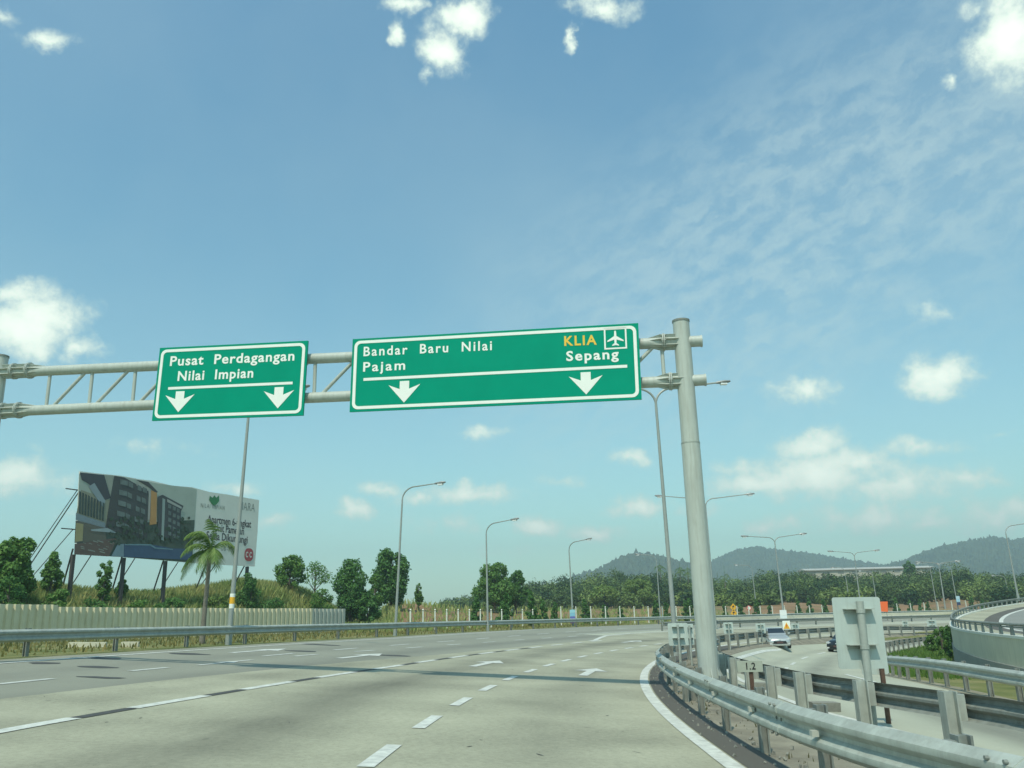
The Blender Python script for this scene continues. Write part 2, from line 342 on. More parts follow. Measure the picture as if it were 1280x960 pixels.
_n.links.new(_a.outputs['Fac'], [q for q in _n.nodes if q.type == 'MIX'][0].inputs[0])
M['palm_leaf'] = leaf_mat('palm_leaf', (0.090, 0.180, 0.045), (0.255, 0.345, 0.105), .3)
M['grass_bank'] = leaf_mat2('grass_bank', (0.145, 0.262, 0.059), (0.540, 0.494, 0.206), .3)
M['grass_verge'] = leaf_mat('grass_verge', (0.124, 0.138, 0.041), (0.330, 0.275, 0.110), .2)
M['grass_lush'] = leaf_mat('grass_lush', (0.078, 0.169, 0.033), (0.169, 0.260, 0.058), .25)
M['rail_top'] = M['galv']

# ------------------------------------------------------------------ road geometry: (s along, r outward) on a banked right-hand bend
CX, CY = 125.7, 5.52
RC = math.hypot(CX, CY); T0 = math.asin(-CY / RC)
BANK, GRADE = .05643, .00739
def xy(s, r):
    t = s / RC + T0
    return CX - (RC + r) * math.cos(t), CY + (RC + r) * math.sin(t)
def sr_of(x, y):
    r = math.hypot(x - CX, y - CY) - RC
    t = math.atan2(y - CY, CX - x) - T0
    return t * RC, r
OUTER = [(-60, 17.2), (20, 17.0), (50, 17.0), (65, 18.2), (81, 19.7), (112, 22), (128, 25.5), (142, 28), (156, 31), (200, 38)]
H1 = [(-900, 3.0), (-300, 3.6), (0, 3.5), (60, 3.2), (100, 2.9), (200, 3.0), (260, 3.5), (300, 4.3), (350, 3.9), (385, 3.3), (420, 1.7), (450, .4), (475, 0)]
H2 = [(440, 0), (470, 1.4), (490, 2.7), (520, 2.9), (560, 2.5), (620, 2.1), (700, 1.8), (800, 2.0), (900, 2.3), (1000, 2.3), (1100, 2.0), (1300, 2.0), (1600, 2)]
SIL = [(540, 757), (560, 751), (580, 748), (600, 741), (640, 728), (680, 723), (720, 719), (765, 714), (800, 715), (840, 715), (875, 719), (895, 722), (920, 727), (940, 726), (960, 716), (990, 711),
       (1020, 715), (1060, 718), (1100, 717), (1140, 715), (1175, 710), (1197, 705), (1215, 710), (1230, 718), (1260, 717), (1300, 715), (1400, 705)]
def hx(x, y):           # bearing of a place as seen from the car, in photo columns
    return proj(x, y, EYE)[0] if y > 2 else (-2000 if x < 0 else 3000)
def zroad(s, r):
    S = min(max(s, -40), 175)
    z = BANK * min(max(r, -17), 17 + 0) - GRADE * S
    if r > 17: z += (min(r, 26) - 17) * .02
    z -= .55 * sst(28, 55, s) * sst(-3.6, -5.2, r) * (1 - sst(-13, -16, r) * .4)
    return z
def zt(x, y):
    s, r = sr_of(x, y)
    z = zroad(s, r)
    if abs(s) > 330: return z * 0 + .2
    if r > 22:
        o = interp(OUTER, s); px = hx(x, y)
        m = 0
        if px < 480: m = interp(H1, px) * sst(35.4, 43, r) * (1 - .6 * sst(95, 160, r))
        if px > 430: m = max(m, interp(H2, px) * sst(o + 9, o + 30, r))
        z += m
        if px > 500:
            d = math.hypot(x, y)
            k = sst(150, 300, d)
            if k > 0:
                py = interp(SIL, px); D = rays(px, py); zsil = EYE + D.z / D.y * 290
                z += k * max(0, zsil - 10 - z) * (1 - .5 * sst(420, 800, d))
        z += .25 * math.sin(x * .31 + y * .17) * math.sin(y * .23) * sst(36, 46, r)
    return z
def P3(s, r, dz=0.0):
    x, y = xy(s, r); return Vector((x, y, zroad(s, r) + dz))
def G(px, py, zf=zt, dz=0.0):
    """the spot of ground that lies behind a photo point"""
    d = rays(px, py); d = d / d.y; t = 1.5
    while t < 900:
        p = d * t
        if p.z + EYE < zf(p.x, p.y):
            a, b = t / 1.02, t
            for _ in range(30):
                m = (a + b) / 2; p = d * m
                if p.z + EYE < zf(p.x, p.y): b = m
                else: a = m
            p = d * b; return Vector((p.x, p.y, zf(p.x, p.y) + dz))
        t *= 1.02
    return None
def at(px, Y):
    """ground at bearing px, Y metres ahead"""
    x = 0
    for _ in range(3):
        d = rays(px, 480 + 0); 
        # intersect bearing plane at horizon height
        lo = proj(0, Y, EYE)[0]; x = x + (px - proj(x, Y, EYE)[0]) * Y / F
    return Vector((x, Y, zt(x, Y)))

def seq(a, b, st):
    n = max(1, int(math.ceil((b - a) / st))); return [a + (b - a) * i / n for i in range(n + 1)]

# ground sheet
def build_ground():
    rs = [-118, -100, -85, -72, -60, -50, -42, -36, -32, -29, -26, -24, -22, -20, -18, -16.5, -15.3] + seq(-15, 60, 1) + seq(62, 120, 2) + seq(126, 340, 6)
    q = 360
    while q < 7000: rs.append(q); q *= 1.22
    nth = 420
    V = []; soil = []
    for i in range(nth):
        s = (i / nth - .5) * 2 * math.pi * RC
        for r in rs:
            x, y = xy(s, r); z = zt(x, y) - .03
            if -29.5 < r < -15.6 and -5 < s < 150: z -= .25
            V.append((x, y, z))
            px = hx(x, y); o = interp(OUTER, s); k = 0
            if r > o + 8: k = sst(430, 500, px) * (.95 if px < 760 else .9)
            if r < -2 and r > -15: k = .0
            soil.append(k)
    nr = len(rs); Fc = []
    for i in range(nth):
        j = (i + 1) % nth
        for k in range(nr - 1): Fc.append((i * nr + k, j * nr + k, j * nr + k + 1, i * nr + k + 1))
    me = bpy.data.meshes.new('ground'); me.from_pydata(V, [], Fc)
    at_ = me.attributes.new('soil', 'FLOAT', 'POINT'); at_.data.foreach_set('value', soil)
    me.polygons.foreach_set('use_smooth', [True] * len(Fc))
    m = bpy.data.materials.new('ground'); m.use_nodes = True; nt = m.node_tree; N = nt.nodes; L = nt.links; b = N['Principled BSDF']
    b.inputs['Roughness'].default_value = .95; b.inputs['Specular IOR Level'].default_value = .15
    tc = N.new('ShaderNodeTexCoord')
    def ns(sc, det=8):
        n = N.new('ShaderNodeTexNoise'); n.inputs['Scale'].default_value = sc; n.inputs['Detail'].default_value = det; n.inputs['Roughness'].default_value = .65; L.new(tc.outputs['Object'], n.inputs['Vector']); return n
    def ramp(src, cols):
        r = N.new('ShaderNodeValToRGB'); e = r.color_ramp.elements
        while len(e) < len(cols): e.new(.5)
        for i, (p, c) in enumerate(cols): e[i].position = p; e[i].color = (*c, 1)
        L.new(src, r.inputs[0]); return r
    g1 = ramp(ns(.35).outputs['Fac'], [(.32, (.09, .12, .035)), (.5, (.17, .18, .065)), (.68, (.28, .25, .12))])
    s1 = ramp(ns(.12).outputs['Fac'], [(.34, (.15, .12, .055)), (.45, (.23, .14, .08)), (.62, (.31, .185, .11))])
    a = N.new('ShaderNodeAttribute'); a.attribute_name = 'soil'
    mx = N.new('ShaderNodeMix'); mx.data_type = 'RGBA'
    nn = ns(.05, 5); mr = N.new('ShaderNodeMapRange'); mr.inputs[1].default_value = .30; mr.inputs[2].default_value = .44; L.new(nn.outputs['Fac'], mr.inputs[0])
    mu = N.new('ShaderNodeMath'); mu.operation = 'MULTIPLY'; L.new(a.outputs['Fac'], mu.inputs[0]); L.new(mr.outputs[0], mu.inputs[1])
    L.new(mu.outputs[0], mx.inputs[0]); L.new(g1.outputs[0], mx.inputs[6]); L.new(s1.outputs[0], mx.inputs[7]); L.new(mx.outputs[2], b.inputs['Base Color'])
    bp = N.new('ShaderNodeBump'); bp.inputs['Distance'].default_value = .12; bp.inputs['Strength'].default_value = .6; L.new(ns(3).outputs['Fac'], bp.inputs['Height']); L.new(bp.outputs[0], b.inputs['Normal'])
    me.materials.append(m); o = bpy.data.objects.new('ground', me); COL.objects.link(o); tag(o, kind='structure')
build_ground()

def ribbon(name, s0, s1, ra, rb, m, lift, ds=1.5, nr=6, zf=None, kind='structure', parent=None):
    """a strip of paving between r = ra(s) and rb(s)"""
    fa = ra if callable(ra) else (lambda s: ra); fb = rb if callable(rb) else (lambda s: rb)
    ss = seq(s0, s1, ds); V = []; UV = []
    for s in ss:
        for k in range(nr + 1):
            r = fa(s) + (fb(s) - fa(s)) * k / nr
            x, y = xy(s, r); V.append((x, y, (zf or zroad)(s, r) + lift)); UV.append((s, r))
    n = nr + 1; Fc = [(i * n + k, i * n + k + 1, (i + 1) * n + k + 1, (i + 1) * n + k)[::(1)] for i in range(len(ss) - 1) for k in range(nr)]
    me = bpy.data.meshes.new(name); me.from_pydata(V, [], Fc)
    uvl = me.uv_layers.new(name='sr')
    idx = np.empty(len(me.loops), dtype=np.int32); me.loops.foreach_get('vertex_index', idx)
    uvl.data.foreach_set('uv', np.array(UV, dtype=np.float32)[idx].ravel())
    me.polygons.foreach_set('use_smooth', [True] * len(Fc)); me.materials.append(m)
    o = bpy.data.objects.new(name, me); COL.objects.link(o); tag(o, kind=kind)
    return o
T = lambda tab: (lambda s: interp(tab, s))
BOUND = T([(0, 10.2), (10, 9.8), (20, 9.0), (28, 8.1), (36, 7.0), (45, 6.5), (58, 6.4), (66, 8.7), (72, 9.3), (87, 9.2), (94, 8.3), (107, 8.0), (120, 7.3), (131, 6.8), (170, 6.0)])
REDGE = T([(0, -2.75), (8, -2.65), (13, -2.5), (18, -2.3), (26, -2.0), (32, -1.8), (40, -1.6), (60, -1.9), (80, -2.3), (110, -3.0), (170, -5)])
FRAIL = T([(-6, -6.5), (2, -4.6), (4, -4.15), (6.5, -3.72), (8.8, -3.3), (10.3, -3.15), (15, -2.98), (21, -2.72), (28, -2.42), (36, -2.3), (45, -2.7), (60, -3.1), (80, -3.5), (100, -4.1), (130, -5.2), (170, -7)])
BRAIL = T([(-6, -6.9), (8, -6.75), (13, -6.45), (16, -5.6), (18, -5.1), (25, -4.5), (35, -4.1), (45, -3.55), (50, -3.5)])
OEDGE = T([(-6, -7.5), (8, -7.3), (13, -6.95), (16, -6.2), (20, -5.5), (30, -4.8), (44, -4.3), (60, -4.3), (80, -4.9), (100, -5.6), (130, -6.8), (170, -9)])
ORAIL = T([(-6, -11.6), (10, -11.4), (25, -11.2), (42, -11.0), (53, -10.8), (69, -10.3), (90, -10.2), (120, -11), (170, -12)])
outer = T(OUTER)
ribbon('main_road', -25, 172, lambda s: FRAIL(s) + .25, BOUND, M['concrete_road'], .0, nr=10)
ribbon('left_road', -25, 172, lambda s: BOUND(s) if s < 72 else max(BOUND(s), 10.4), lambda s: outer(s) - .7, M['asphalt_road'], .0, nr=8)
ribbon('gore_paving', 66, 172, lambda s: BOUND(s), lambda s: max(BOUND(s) + .01, 10.4), M['opp_road'], .004, nr=3)
ribbon('opposite_road', -25, 172, lambda s: ORAIL(s) + .35, lambda s: OEDGE(s) + .35, M['opp_road'], .0, nr=8)
ribbon('shoulder_strip', -25, 60, lambda s: FRAIL(s) - .12, lambda s: REDGE(s) - .16, M['shoulder'], .006, nr=2, ds=1)
M['median_dirt'] = mat('median_dirt', (.30, .275, .20), .95, noise=(1.2, .4, (.15, .135, .10)), bump=(5, .5, .05))
ribbon('median_strip', -25, 172, lambda s: OEDGE(s) + .3, lambda s: FRAIL(s) + .2, M['median_dirt'], -.012, nr=4)
M['wall_dirt'] = mat('apron_dirt', (.33, .30, .22), .95, noise=(.8, .45, (.16, .15, .09)), bump=(5, .5, .05))
ribbon('kerb_strip', -10, 120, lambda s: ORAIL(s) - .5, lambda s: ORAIL(s) + .5, M['wall_dirt'], -.008, nr=2)

# painted lines
def line(name, s0, s1, rf, w, m=None, lift=.010):
    return ribbon(name, s0, s1, lambda s: rf(s) - w / 2, lambda s: rf(s) + w / 2, m or M['line_paint'], lift, ds=1.0, nr=1)
def dashes(name, rf, w, spans, m=None, lift=.010):
    V = []; Fc = []
    for (a, b) in spans:
        ss = seq(a, b, 1.0); o = len(V)
        for s in ss:
            for q in (-w / 2, w / 2):
                x, y = xy(s, rf(s) + q); V.append((x, y, zroad(s, rf(s) + q) + lift))
        for i in range(len(ss) - 1): Fc.append((o + 2 * i, o + 2 * i + 1, o + 2 * i + 3, o + 2 * i + 2))
    me = bpy.data.meshes.new(name); me.from_pydata(V, [], Fc); me.materials.append(m or M['line_paint'])
    ob = bpy.data.objects.new(name, me); COL.objects.link(ob); tag(ob, kind='structure')
def spans_px(pairs):
    out = []
    for (a, b) in pairs:
        pa, pb = G(*a, zf=lambda x, y: zroad(*sr_of(x, y))), G(*b, zf=lambda x, y: zroad(*sr_of(x, y)))
        out.append((sr_of(pa.x, pa.y)[0], sr_of(pb.x, pb.y)[0]))
    return out
L1 = T([(0, 7.0), (12, 6.85), (18, 6.5), (28, 6.0), (45, 5.75), (60, 5.8)])
L2 = lambda s: 1.7
L0 = T([(10, 11.4), (22, 11.1), (32, 10.7), (40, 10.0), (50, 9.6), (60, 9.5)])
line('edge_line', -20, 170, REDGE, .24)
line('left_edge_line', -20, 170, lambda s: outer(s) - 1.75, .2)
line('opposite_edge_line', -20, 170, OEDGE, .2)
line('opposite_right_line', -20, 40, lambda s: ORAIL(s) + 1.9, .16)
line('gore_line', 57, 170, lambda s: BOUND(s) - .25, .3)
line('left_gore_line', 66, 170, lambda s: max(BOUND(s), 10.4) + .5, .2)
d2 = []
s = 10.2
while s < 62:
    d2.append((s, s + 1.75)); s += 3.55
s = 62
while s < 165: d2.append((s, s + 2)); s += 4.0
dashes('lane_dashes', L2, .2, [(a, b) for a, b in d2])
d1 = [(s_, s_ + 2.4) for s_ in np.arange(3.0, 30, 3.9)] + [(s_, s_ + 2.0) for s_ in np.arange(30.3, 57, 3.7)]
dashes('lane_dashes', L1, .24, d1)
dashes('tar_dashes', L1, .22, [(b + .05, a2 - .05) for (a, b), (a2, b2) in zip(d1[:11], d1[1:12])], M['tar'], .008)
dashes('lane_dashes', L0, .2, [(s_, s_ + 1.6) for s_ in np.arange(17.5, 62, 4.4)], M['line_worn'])
dashes('lane_dashes', lambda s: outer(s) - 5.4, .2, [(s_, s_ + 2.2) for s_ in np.arange(30, 160, 5.5)], M['line_worn'])
dashes('lane_dashes', lambda s: (OEDGE(s) + ORAIL(s) + 1.7) / 2, .18, [(s_, s_ + 3.0) for s_ in np.arange(22, 160, 7.5)])
# hatched gore at the right edge of the opposite road
hat = MB()
for s_ in np.arange(6, 24, 1.0):
    q = [(s_, -10.75), (s_ + .5, -10.75), (s_ + 1.6, -9.45), (s_ + 1.1, -9.45)]
    hat.add([P3(a, b, .012) for a, b in q], [(0, 1, 2, 3)])
tag(hat.build('road_hatching', M['line_paint']), kind='structure')
# lane arrows painted on the lanes (pointing ahead)
def arrow(px, py, name='road_arrow', m='line_paint', k=1.0):
    p = G(px, py, zf=lambda x, y: zroad(*sr_of(x, y))); s, r = sr_of(p.x, p.y)
    b = MB()
    sh = [(-2.0, .11), (.4, .11), (.4, .42), (2.0, 0), (.4, -.42), (.4, -.11), (-2.0, -.11)]
    b.add([P3(s + a * k, r + c * k * 1.3, .011) for a, c in sh], [tuple(range(7))]); tag(b.build(name, M[m]), kind='structure')
for a in [(737, 840), (608, 829.5), (452, 820), (325, 813.5)]: arrow(*a)
arrow(790, 802); arrow(275, 829, m='line_worn', k=.6)
# tar seams and stains on the left asphalt
tb = MB()
for (px, py, w, l) in [(130, 823, .3, 1.2), (55, 829, .3, .9), (236, 817.5, .3, 1.6), (120, 834, .25, 1.2), (125, 847, .16, 1.3), (375, 814, .35, 1.6), (492, 819.5, .3, 1.5), (400, 806, .35, 2)]:
    p = G(px, py, zf=lambda x, y: zroad(*sr_of(x, y))); s, r = sr_of(p.x, p.y)
    n = 12; tb.add([P3(s + w * 1.5 * math.cos(2 * math.pi * k / n) * rnd.uniform(.6, 1.1), r + l / 2 * math.sin(2 * math.pi * k / n) * rnd.uniform(.8, 1.1), .007) for k in range(n)], [tuple(range(n))])
tag(tb.build('road_patches', M['tar']), kind='structure')
tb = MB()
for k in range(90):
    s = rnd.uniform(4, 34); r = rnd.uniform(-2, 9); a = rnd.uniform(0, 6.3); L_ = rnd.uniform(.02, .12); w_ = rnd.uniform(.006, .016)
    if abs(r - 1.7) < .25: continue
    tb.add([P3(s + L_ * math.cos(a) * u - w_ * math.sin(a) * v, r + L_ * math.sin(a) * u + w_ * math.cos(a) * v, .006) for u, v in ((-1, -.4), (-.2, -1), (1, -.3), (.8, .6), (-.3, 1))], [(0, 1, 2, 3, 4)])
tag(tb.build('road_marks', M['tar']), kind='structure')

# ------------------------------------------------------------------ guardrails
def wprof(h=.38, d=.10, th=.012):
    f = [(.0, .5), (.25, .46), (.95, .34), (1.0, .27), (.95, .20), (.2, .05), (.2, -.05), (.95, -.20), (1.0, -.27), (.95, -.34), (.25, -.46), (.0, -.5)]
    a = [(x * d, z * h) for x, z in f]
    return a + [(x - th, z) for x, z in reversed(a)]
def rail(label, s0, s1, rf, side, top=.80, gap=4.0, rot_mat='galv', post_mat='galv_dull', group='steel guardrails along the road', post_h=None, blocks=True, refl=False, zf=None, h=.38, start=0, ds=1.0, pw=.15, drop=None):
    """side = +1: the beam faces larger r"""
    zf = zf or zroad
    ss = seq(s0, s1, ds); x0, y0 = xy(s0, rf(s0)); base = Vector((x0, y0, zf(s0, rf(s0))))
    t = thing('guardrail', label, 'guardrail', base, 0, group)
    pts = []; nr = []
    for s in ss:
        x, y = xy(s, rf(s)); n = Vector((x - CX, y - CY, 0)).normalized() * side
        k = drop(s) if drop else 0
        pts.append(Vector((x, y, zf(s, rf(s)) + top - h / 2 - k)) - base); nr.append(n)
    b = MB(); b.sweep(pts, nr, wprof(h)); b.build('beam', M[rot_mat], t, smooth=True)
    if refl:
        for s in np.arange(s0 + 2.2, min(s1, s0 + 34), 4.3):
            q = [s - .17, s, s + .17]; pp_ = []; nn_ = []
            for a in q:
                x, y = xy(a, rf(a)); n = Vector((x - CX, y - CY, 0)).normalized() * side; nn_.append(n); pp_.append(Vector((x, y, zf(a, rf(a)) + top - h / 2)) - base + n * .008)
            b = MB(); b.sweep(pp_, nn_, wprof(h * 1.01)); sp_o = b.build('splice_plate', M[rot_mat], t, smooth=True)
            for a in (s - .1, s + .1):
                x, y = xy(a, rf(a)); n = Vector((x - CX, y - CY, 0)).normalized() * side; c = Vector((x, y, zf(a, rf(a)) + top - h / 2)) - base
                for zz in (.0, .17, -.17):
                    b = MB(); b.tube([c + n * (.03 if zz == 0 else .085) + Vector((0, 0, zz * h / .4 * .95)), c + n * (.045 if zz == 0 else .115) + Vector((0, 0, zz * h / .4 * .95))], .018, 8); b.build('bolt', M['galv_dull'], sp_o)
    s = s0 + start; cnt = 0
    while s < s1 and cnt < 95:
        x, y = xy(s, rf(s)); n = Vector((x - CX, y - CY, 0)).normalized() * side; tg = Vector((-n.y, n.x, 0))
        z = zf(s, rf(s)); c = Vector((x, y, z)) - base; H = post_h or top + .03
        k = drop(s) if drop else 0
        pb = MB(); w, d = pw, pw * .8; f = .022
        o = c - n * (d + (.12 if blocks else .02)) 
        Ish = [(-w / 2, 0), (w / 2, 0), (w / 2, f), (f / 2, f), (f / 2, d - f), (w / 2, d - f), (w / 2, d), (-w / 2, d), (-w / 2, d - f), (-f / 2, d - f), (-f / 2, f), (-w / 2, f)]
        pb.prism(Ish, o - Vector((0, 0, .3)), tg, n, (0, 0, H + .3 - k))
        if blocks: pb.box(c - n * .06 + Vector((0, 0, top - h / 2 - k)), (.13, .11, h * .95), Matrix((tg, n, Vector((0, 0, 1)))).transposed())
        pb.build('post', M[post_mat], t)
        if refl and cnt < 14:
            rb = MB(); rb.box(c + n * .055 + Vector((0, 0, top - h / 2 + .0 - k)) + tg * .5, (.10, .07, .06), Matrix((tg, n, Vector((0, 0, 1)))).transposed()); rb.build('reflector', M['fence_grey'], t)
        s += gap; cnt += 1
    return t
rail('long grey guardrail along the far left edge of the road in front of the fence', -12, 100, lambda s: outer(s), -1, gap=4.0, start=1.5)
rail('thin far guardrail along the outer edge of the distant left road', 101, 171, lambda s: outer(s), -1, gap=4.0)
rail('large galvanised guardrail in the foreground median passing in front of the gantry post', -4, 48, FRAIL, 1, gap=2.6, start=1.2, refl=True, ds=.6, top=.80, h=.40)
rail('guardrail of dark back sides on the opposite road edge of the median', -4, 47, BRAIL, -1, gap=2.15, start=.4, ds=.8, top=.82, pw=.24, rot_mat='galv_dull', post_mat='galv')
rail('far curving median guardrail behind the silver car', 48.5, 170, lambda s: FRAIL(s), 1, gap=3.0, rot_mat='galv_dull')
rail('guardrail on the right curving round the grass island', 4, 118, ORAIL, 1, gap=2.2, start=1.0, rot_mat='galv')
rail('distant guardrail between the bright lanes and the dark left road', 80, 170, lambda s: max(BOUND(s), 10.4) - .7, -1, gap=4, rot_mat='galv_dull')

# ------------------------------------------------------------------ ramp on a retaining wall
RW = -15.05
def zramp_top(s): return .33 + .027 * max(0, s - 60) - .004 * min(0, s - 60) * 0
def zramp(s, r): return zramp_top(s) + .02 + .035 * (r - RW)
ribbon('ramp_road', -2, 150, -29, RW - .3, M['ramp_road'], 0, nr=8, zf=zramp)
ribbon('ramp_edge_paving', -2, 150, -16.9, RW - .3, M['concrete_road'], .006, nr=2, zf=zramp)
ribbon('ramp_line', -2, 150, -18.0, -17.75, M['line_paint'], .009, nr=1, zf=zramp)
ribbon('ramp_line', -2, 150, -21.6, -21.4, M['line_paint'], .009, nr=1, zf=zramp)
ribbon('ramp_shoulder', -2, 150, -17.75, -16.9, M['shoulder'], .005, nr=1, zf=zramp)
x0, y0 = xy(0, RW)
wl = thing('retaining_wall', 'pale curved concrete retaining wall holding up the ramp at right', 'wall', (x0, y0, zroad(0, RW)))
def wall_part(name, z0f, z1f, th, m, out):
    b = MB(); pts = []; V = []; ss = seq(-2, 150, 1.5); Fc = []
    for s in ss:
        for (r, z) in ((RW + out, z0f(s)), (RW + out, z1f(s)), (RW + out - th, z1f(s)), (RW + out - th, z0f(s))):
            x, y = xy(s, r); V.append(Vector((x, y, z)) - wl.location)
    for i in range(len(ss) - 1):
        for k in range(4): Fc.append((i * 4 + k, i * 4 + (k + 1) % 4, (i + 1) * 4 + (k + 1) % 4, (i + 1) * 4 + k))
    e = (len(ss) - 1) * 4; Fc += [(0, 1, 2, 3), (e + 3, e + 2, e + 1, e)]
    b.add(V, Fc); b.build(name, m, wl, smooth=False)
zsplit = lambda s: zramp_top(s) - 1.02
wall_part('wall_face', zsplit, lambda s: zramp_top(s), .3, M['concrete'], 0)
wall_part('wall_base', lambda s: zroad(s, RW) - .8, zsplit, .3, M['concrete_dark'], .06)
wall_part('wall_coping', lambda s: zramp_top(s), lambda s: zramp_top(s) + .10, .34, M['post_white'], .03)
# bridge rail on top: two tubes on triangular posts
br = thing('ramp_railing', 'dark steel railing on triangular posts along the top of the ramp wall', 'railing', (x0, y0, zramp_top(0)))
b = MB()
ss = seq(-2, 150, 1.2)
for zz, rr in ((.50, .055), (.40, .03)):
    b.tube([Vector((*xy(s, RW - .12), zramp_top(s) + zz)) - br.location for s in ss], rr, 8)
b.build('top_rail', M['galv_dull'], br, smooth=True)
s = 8.0; n_ = 0
while s < 150 and n_ < 95:
    x, y = xy(s, RW - .12); n = Vector((x - CX, y - CY, 0)).normalized(); tg = Vector((-n.y, n.x, 0)); pb = MB()
    pb.prism([(-.24, 0), (.24, 0), (.10, .46), (-.10, .46)], Vector((x, y, zramp_top(s) + .09)) - br.location - n * .02, tg, Vector((0, 0, 1)), n * .05); pb.build('post', M['galv_dull'], br)
    s += 1.9; n_ += 1

# ------------------------------------------------------------------ sign gantry
GA, GB = Vector((-14.3, 23.6, 0)), Vector((4.42, 20.75, 0))
gx = (GB - GA).normalized(); gn = Vector((gx.y, -gx.x, 0))      # gn points to the camera side
if gn.y > 0: gn = -gn
def on_plane(px, py, off=0.0):
    d = rays(px, py); A = GA + gn * off; t = gn.dot(A) / gn.dot(d); p = d * t; p.z += EYE; return p
gbase = Vector((GB.x, GB.y, zroad(*sr_of(GB.x, GB.y))))
gan = thing('sign_gantry', 'grey steel overhead gantry spanning the road on two round posts', 'gantry', gbase)
gl = lambda p: Vector(p) - gbase
uB = [on_plane(20, 464), on_plane(870, 426)]; lB = [on_plane(20, 513), on_plane(875, 475)]
e1 = gx * .06
b = MB(); b.tube([gl(uB[0] - gx * 1.2), gl(on_plane(877, 426.3))], .142, 20); b.build('upper_beam', M['pole_paint'], gan, smooth=True)
b = MB(); b.tube([gl(lB[0] - gx * 1.2), gl(on_plane(882, 474.8))], .142, 20); b.build('lower_beam', M['pole_paint'], gan, smooth=True)
for pxu, pxl in ((877, 882),):
    for q in (on_plane(877, 426.3), on_plane(882, 474.8)):
        b = MB(); b.tube([gl(q - gx * .03), gl(q + gx * .015)], .155, 20); b.build('end_cap', M['pole_paint'], gan, smooth=True)
def beam_pt(B, x):
    t = (x - B[0].x) / (B[1].x - B[0].x); return B[0] + (B[1] - B[0]) * t
xs0 = on_plane(60, 490).x; step = on_plane(113, 490).x - xs0
x = xs0; k = 0
while x < 3.9:
    b = MB(); b.tube([gl(beam_pt(lB, x)), gl(beam_pt(uB, x))], .048, 10); b.build('vertical_strut', M['pole_paint'], gan, smooth=True)
    if x + step < 4.0:
        b = MB(); b.tube([gl(beam_pt(lB, x + .14)), gl(beam_pt(uB, x + step - .1))], .048, 10); b.build('diagonal_strut', M['pole_paint'], gan, smooth=True)
    x += step; k += 1
# posts
def gpost(pt_top, name):
    zb = zroad(*sr_of(pt_top.x, pt_top.y)); c = Vector((pt_top.x, pt_top.y, 0))
    b = MB(); b.tube([gl(c + Vector((0, 0, zb + .3))), gl(c + Vector((0, 0, 5.6)))], [.235, .226], 28); b.tube([gl(c + Vector((0, 0, 5.6))), gl(c + Vector((0, 0, pt_top.z)))], [.218, .208], 28)
    p = b.build(name, M['pole_paint'], gan, smooth=True)
    b = MB(); b.tube([gl(c + Vector((0, 0, pt_top.z - .02))), gl(c + Vector((0, 0, pt_top.z + .03)))], .222, 28); b.build('post_cap', M['galv_dull'], p, smooth=True)
    b = MB(); b.tube([gl(c + Vector((0, 0, 5.58))), gl(c + Vector((0, 0, 5.61)))], .231, 28); b.build('seam_ring', M['galv'], p, smooth=True)
    b = MB(); b.box(gl(c + Vector((0, 0, zb + .28))), (.86, .86, .05)); b.build('base_plate', M['galv'], p)
    b = MB()
    for a in range(8):
        t = a * math.pi / 4; dr = Vector((math.cos(t), math.sin(t), 0)); sd = Vector((-dr.y, dr.x, 0))
        b.prism([(.22, .0), (.40, .0), (.40, .05), (.22, .42)], gl(c + Vector((0, 0, zb + .305)) - sd * .009), dr, Vector((0, 0, 1)), sd * .018)
    b.build('gusset', M['galv'], p)
    b = MB(); b.tube([gl(c + Vector((0, 0, zb - .3))), gl(c + Vector((0, 0, zb + .255)))], .52, 24); b.build('footing', M['concrete_block'], p)
    return p
gpost(on_plane(851, 402), 'post'); gpost(on_plane(1, 446), 'post')
# pipe clamps: tapered fins and flange rings beside the posts
def clamp(B, xa, xb, rings):
    b = MB(); a = beam_pt(B, xa); e = beam_pt(B, xb); ax = (e - a).normalized(); L = (e - a).length
    for k in range(8):
        t = k * math.pi / 4 + .2; o = (gn * math.cos(t) + Vector((0, 0, 1)) * math.sin(t)); sd = ax.cross(o)
        b.prism([(0, .13), (L, .13), (L, .215), (L * .38, .215)], gl(a - sd * .008), ax, o, sd * .016)
    for rx in rings:
        c = beam_pt(B, rx); b.tube([gl(c - ax * .03), gl(c - ax * .008)], .235, 22); b.tube([gl(c + ax * .008), gl(c + ax * .03)], .235, 22)
        for k in range(8):
            t = k * math.pi / 4; o = (gn * math.cos(t) + Vector((0, 0, 1)) * math.sin(t)) * .205; b.tube([gl(c - ax * .06 + o), gl(c + ax * .06 + o)], .014, 6)
    b.build('pipe_clamp', M['galv_dull'] if False else M['pole_paint'], gan, smooth=False)
xr = lambda px: on_plane(px, 450).x
clamp(uB, xr(812), xr(850), [xr(831)]); clamp(lB, xr(817), xr(853), [xr(836)])
clamp(uB, xr(57), xr(6), [xr(20), xr(39)]); clamp(lB, xr(52), xr(2), [xr(13), xr(32)])

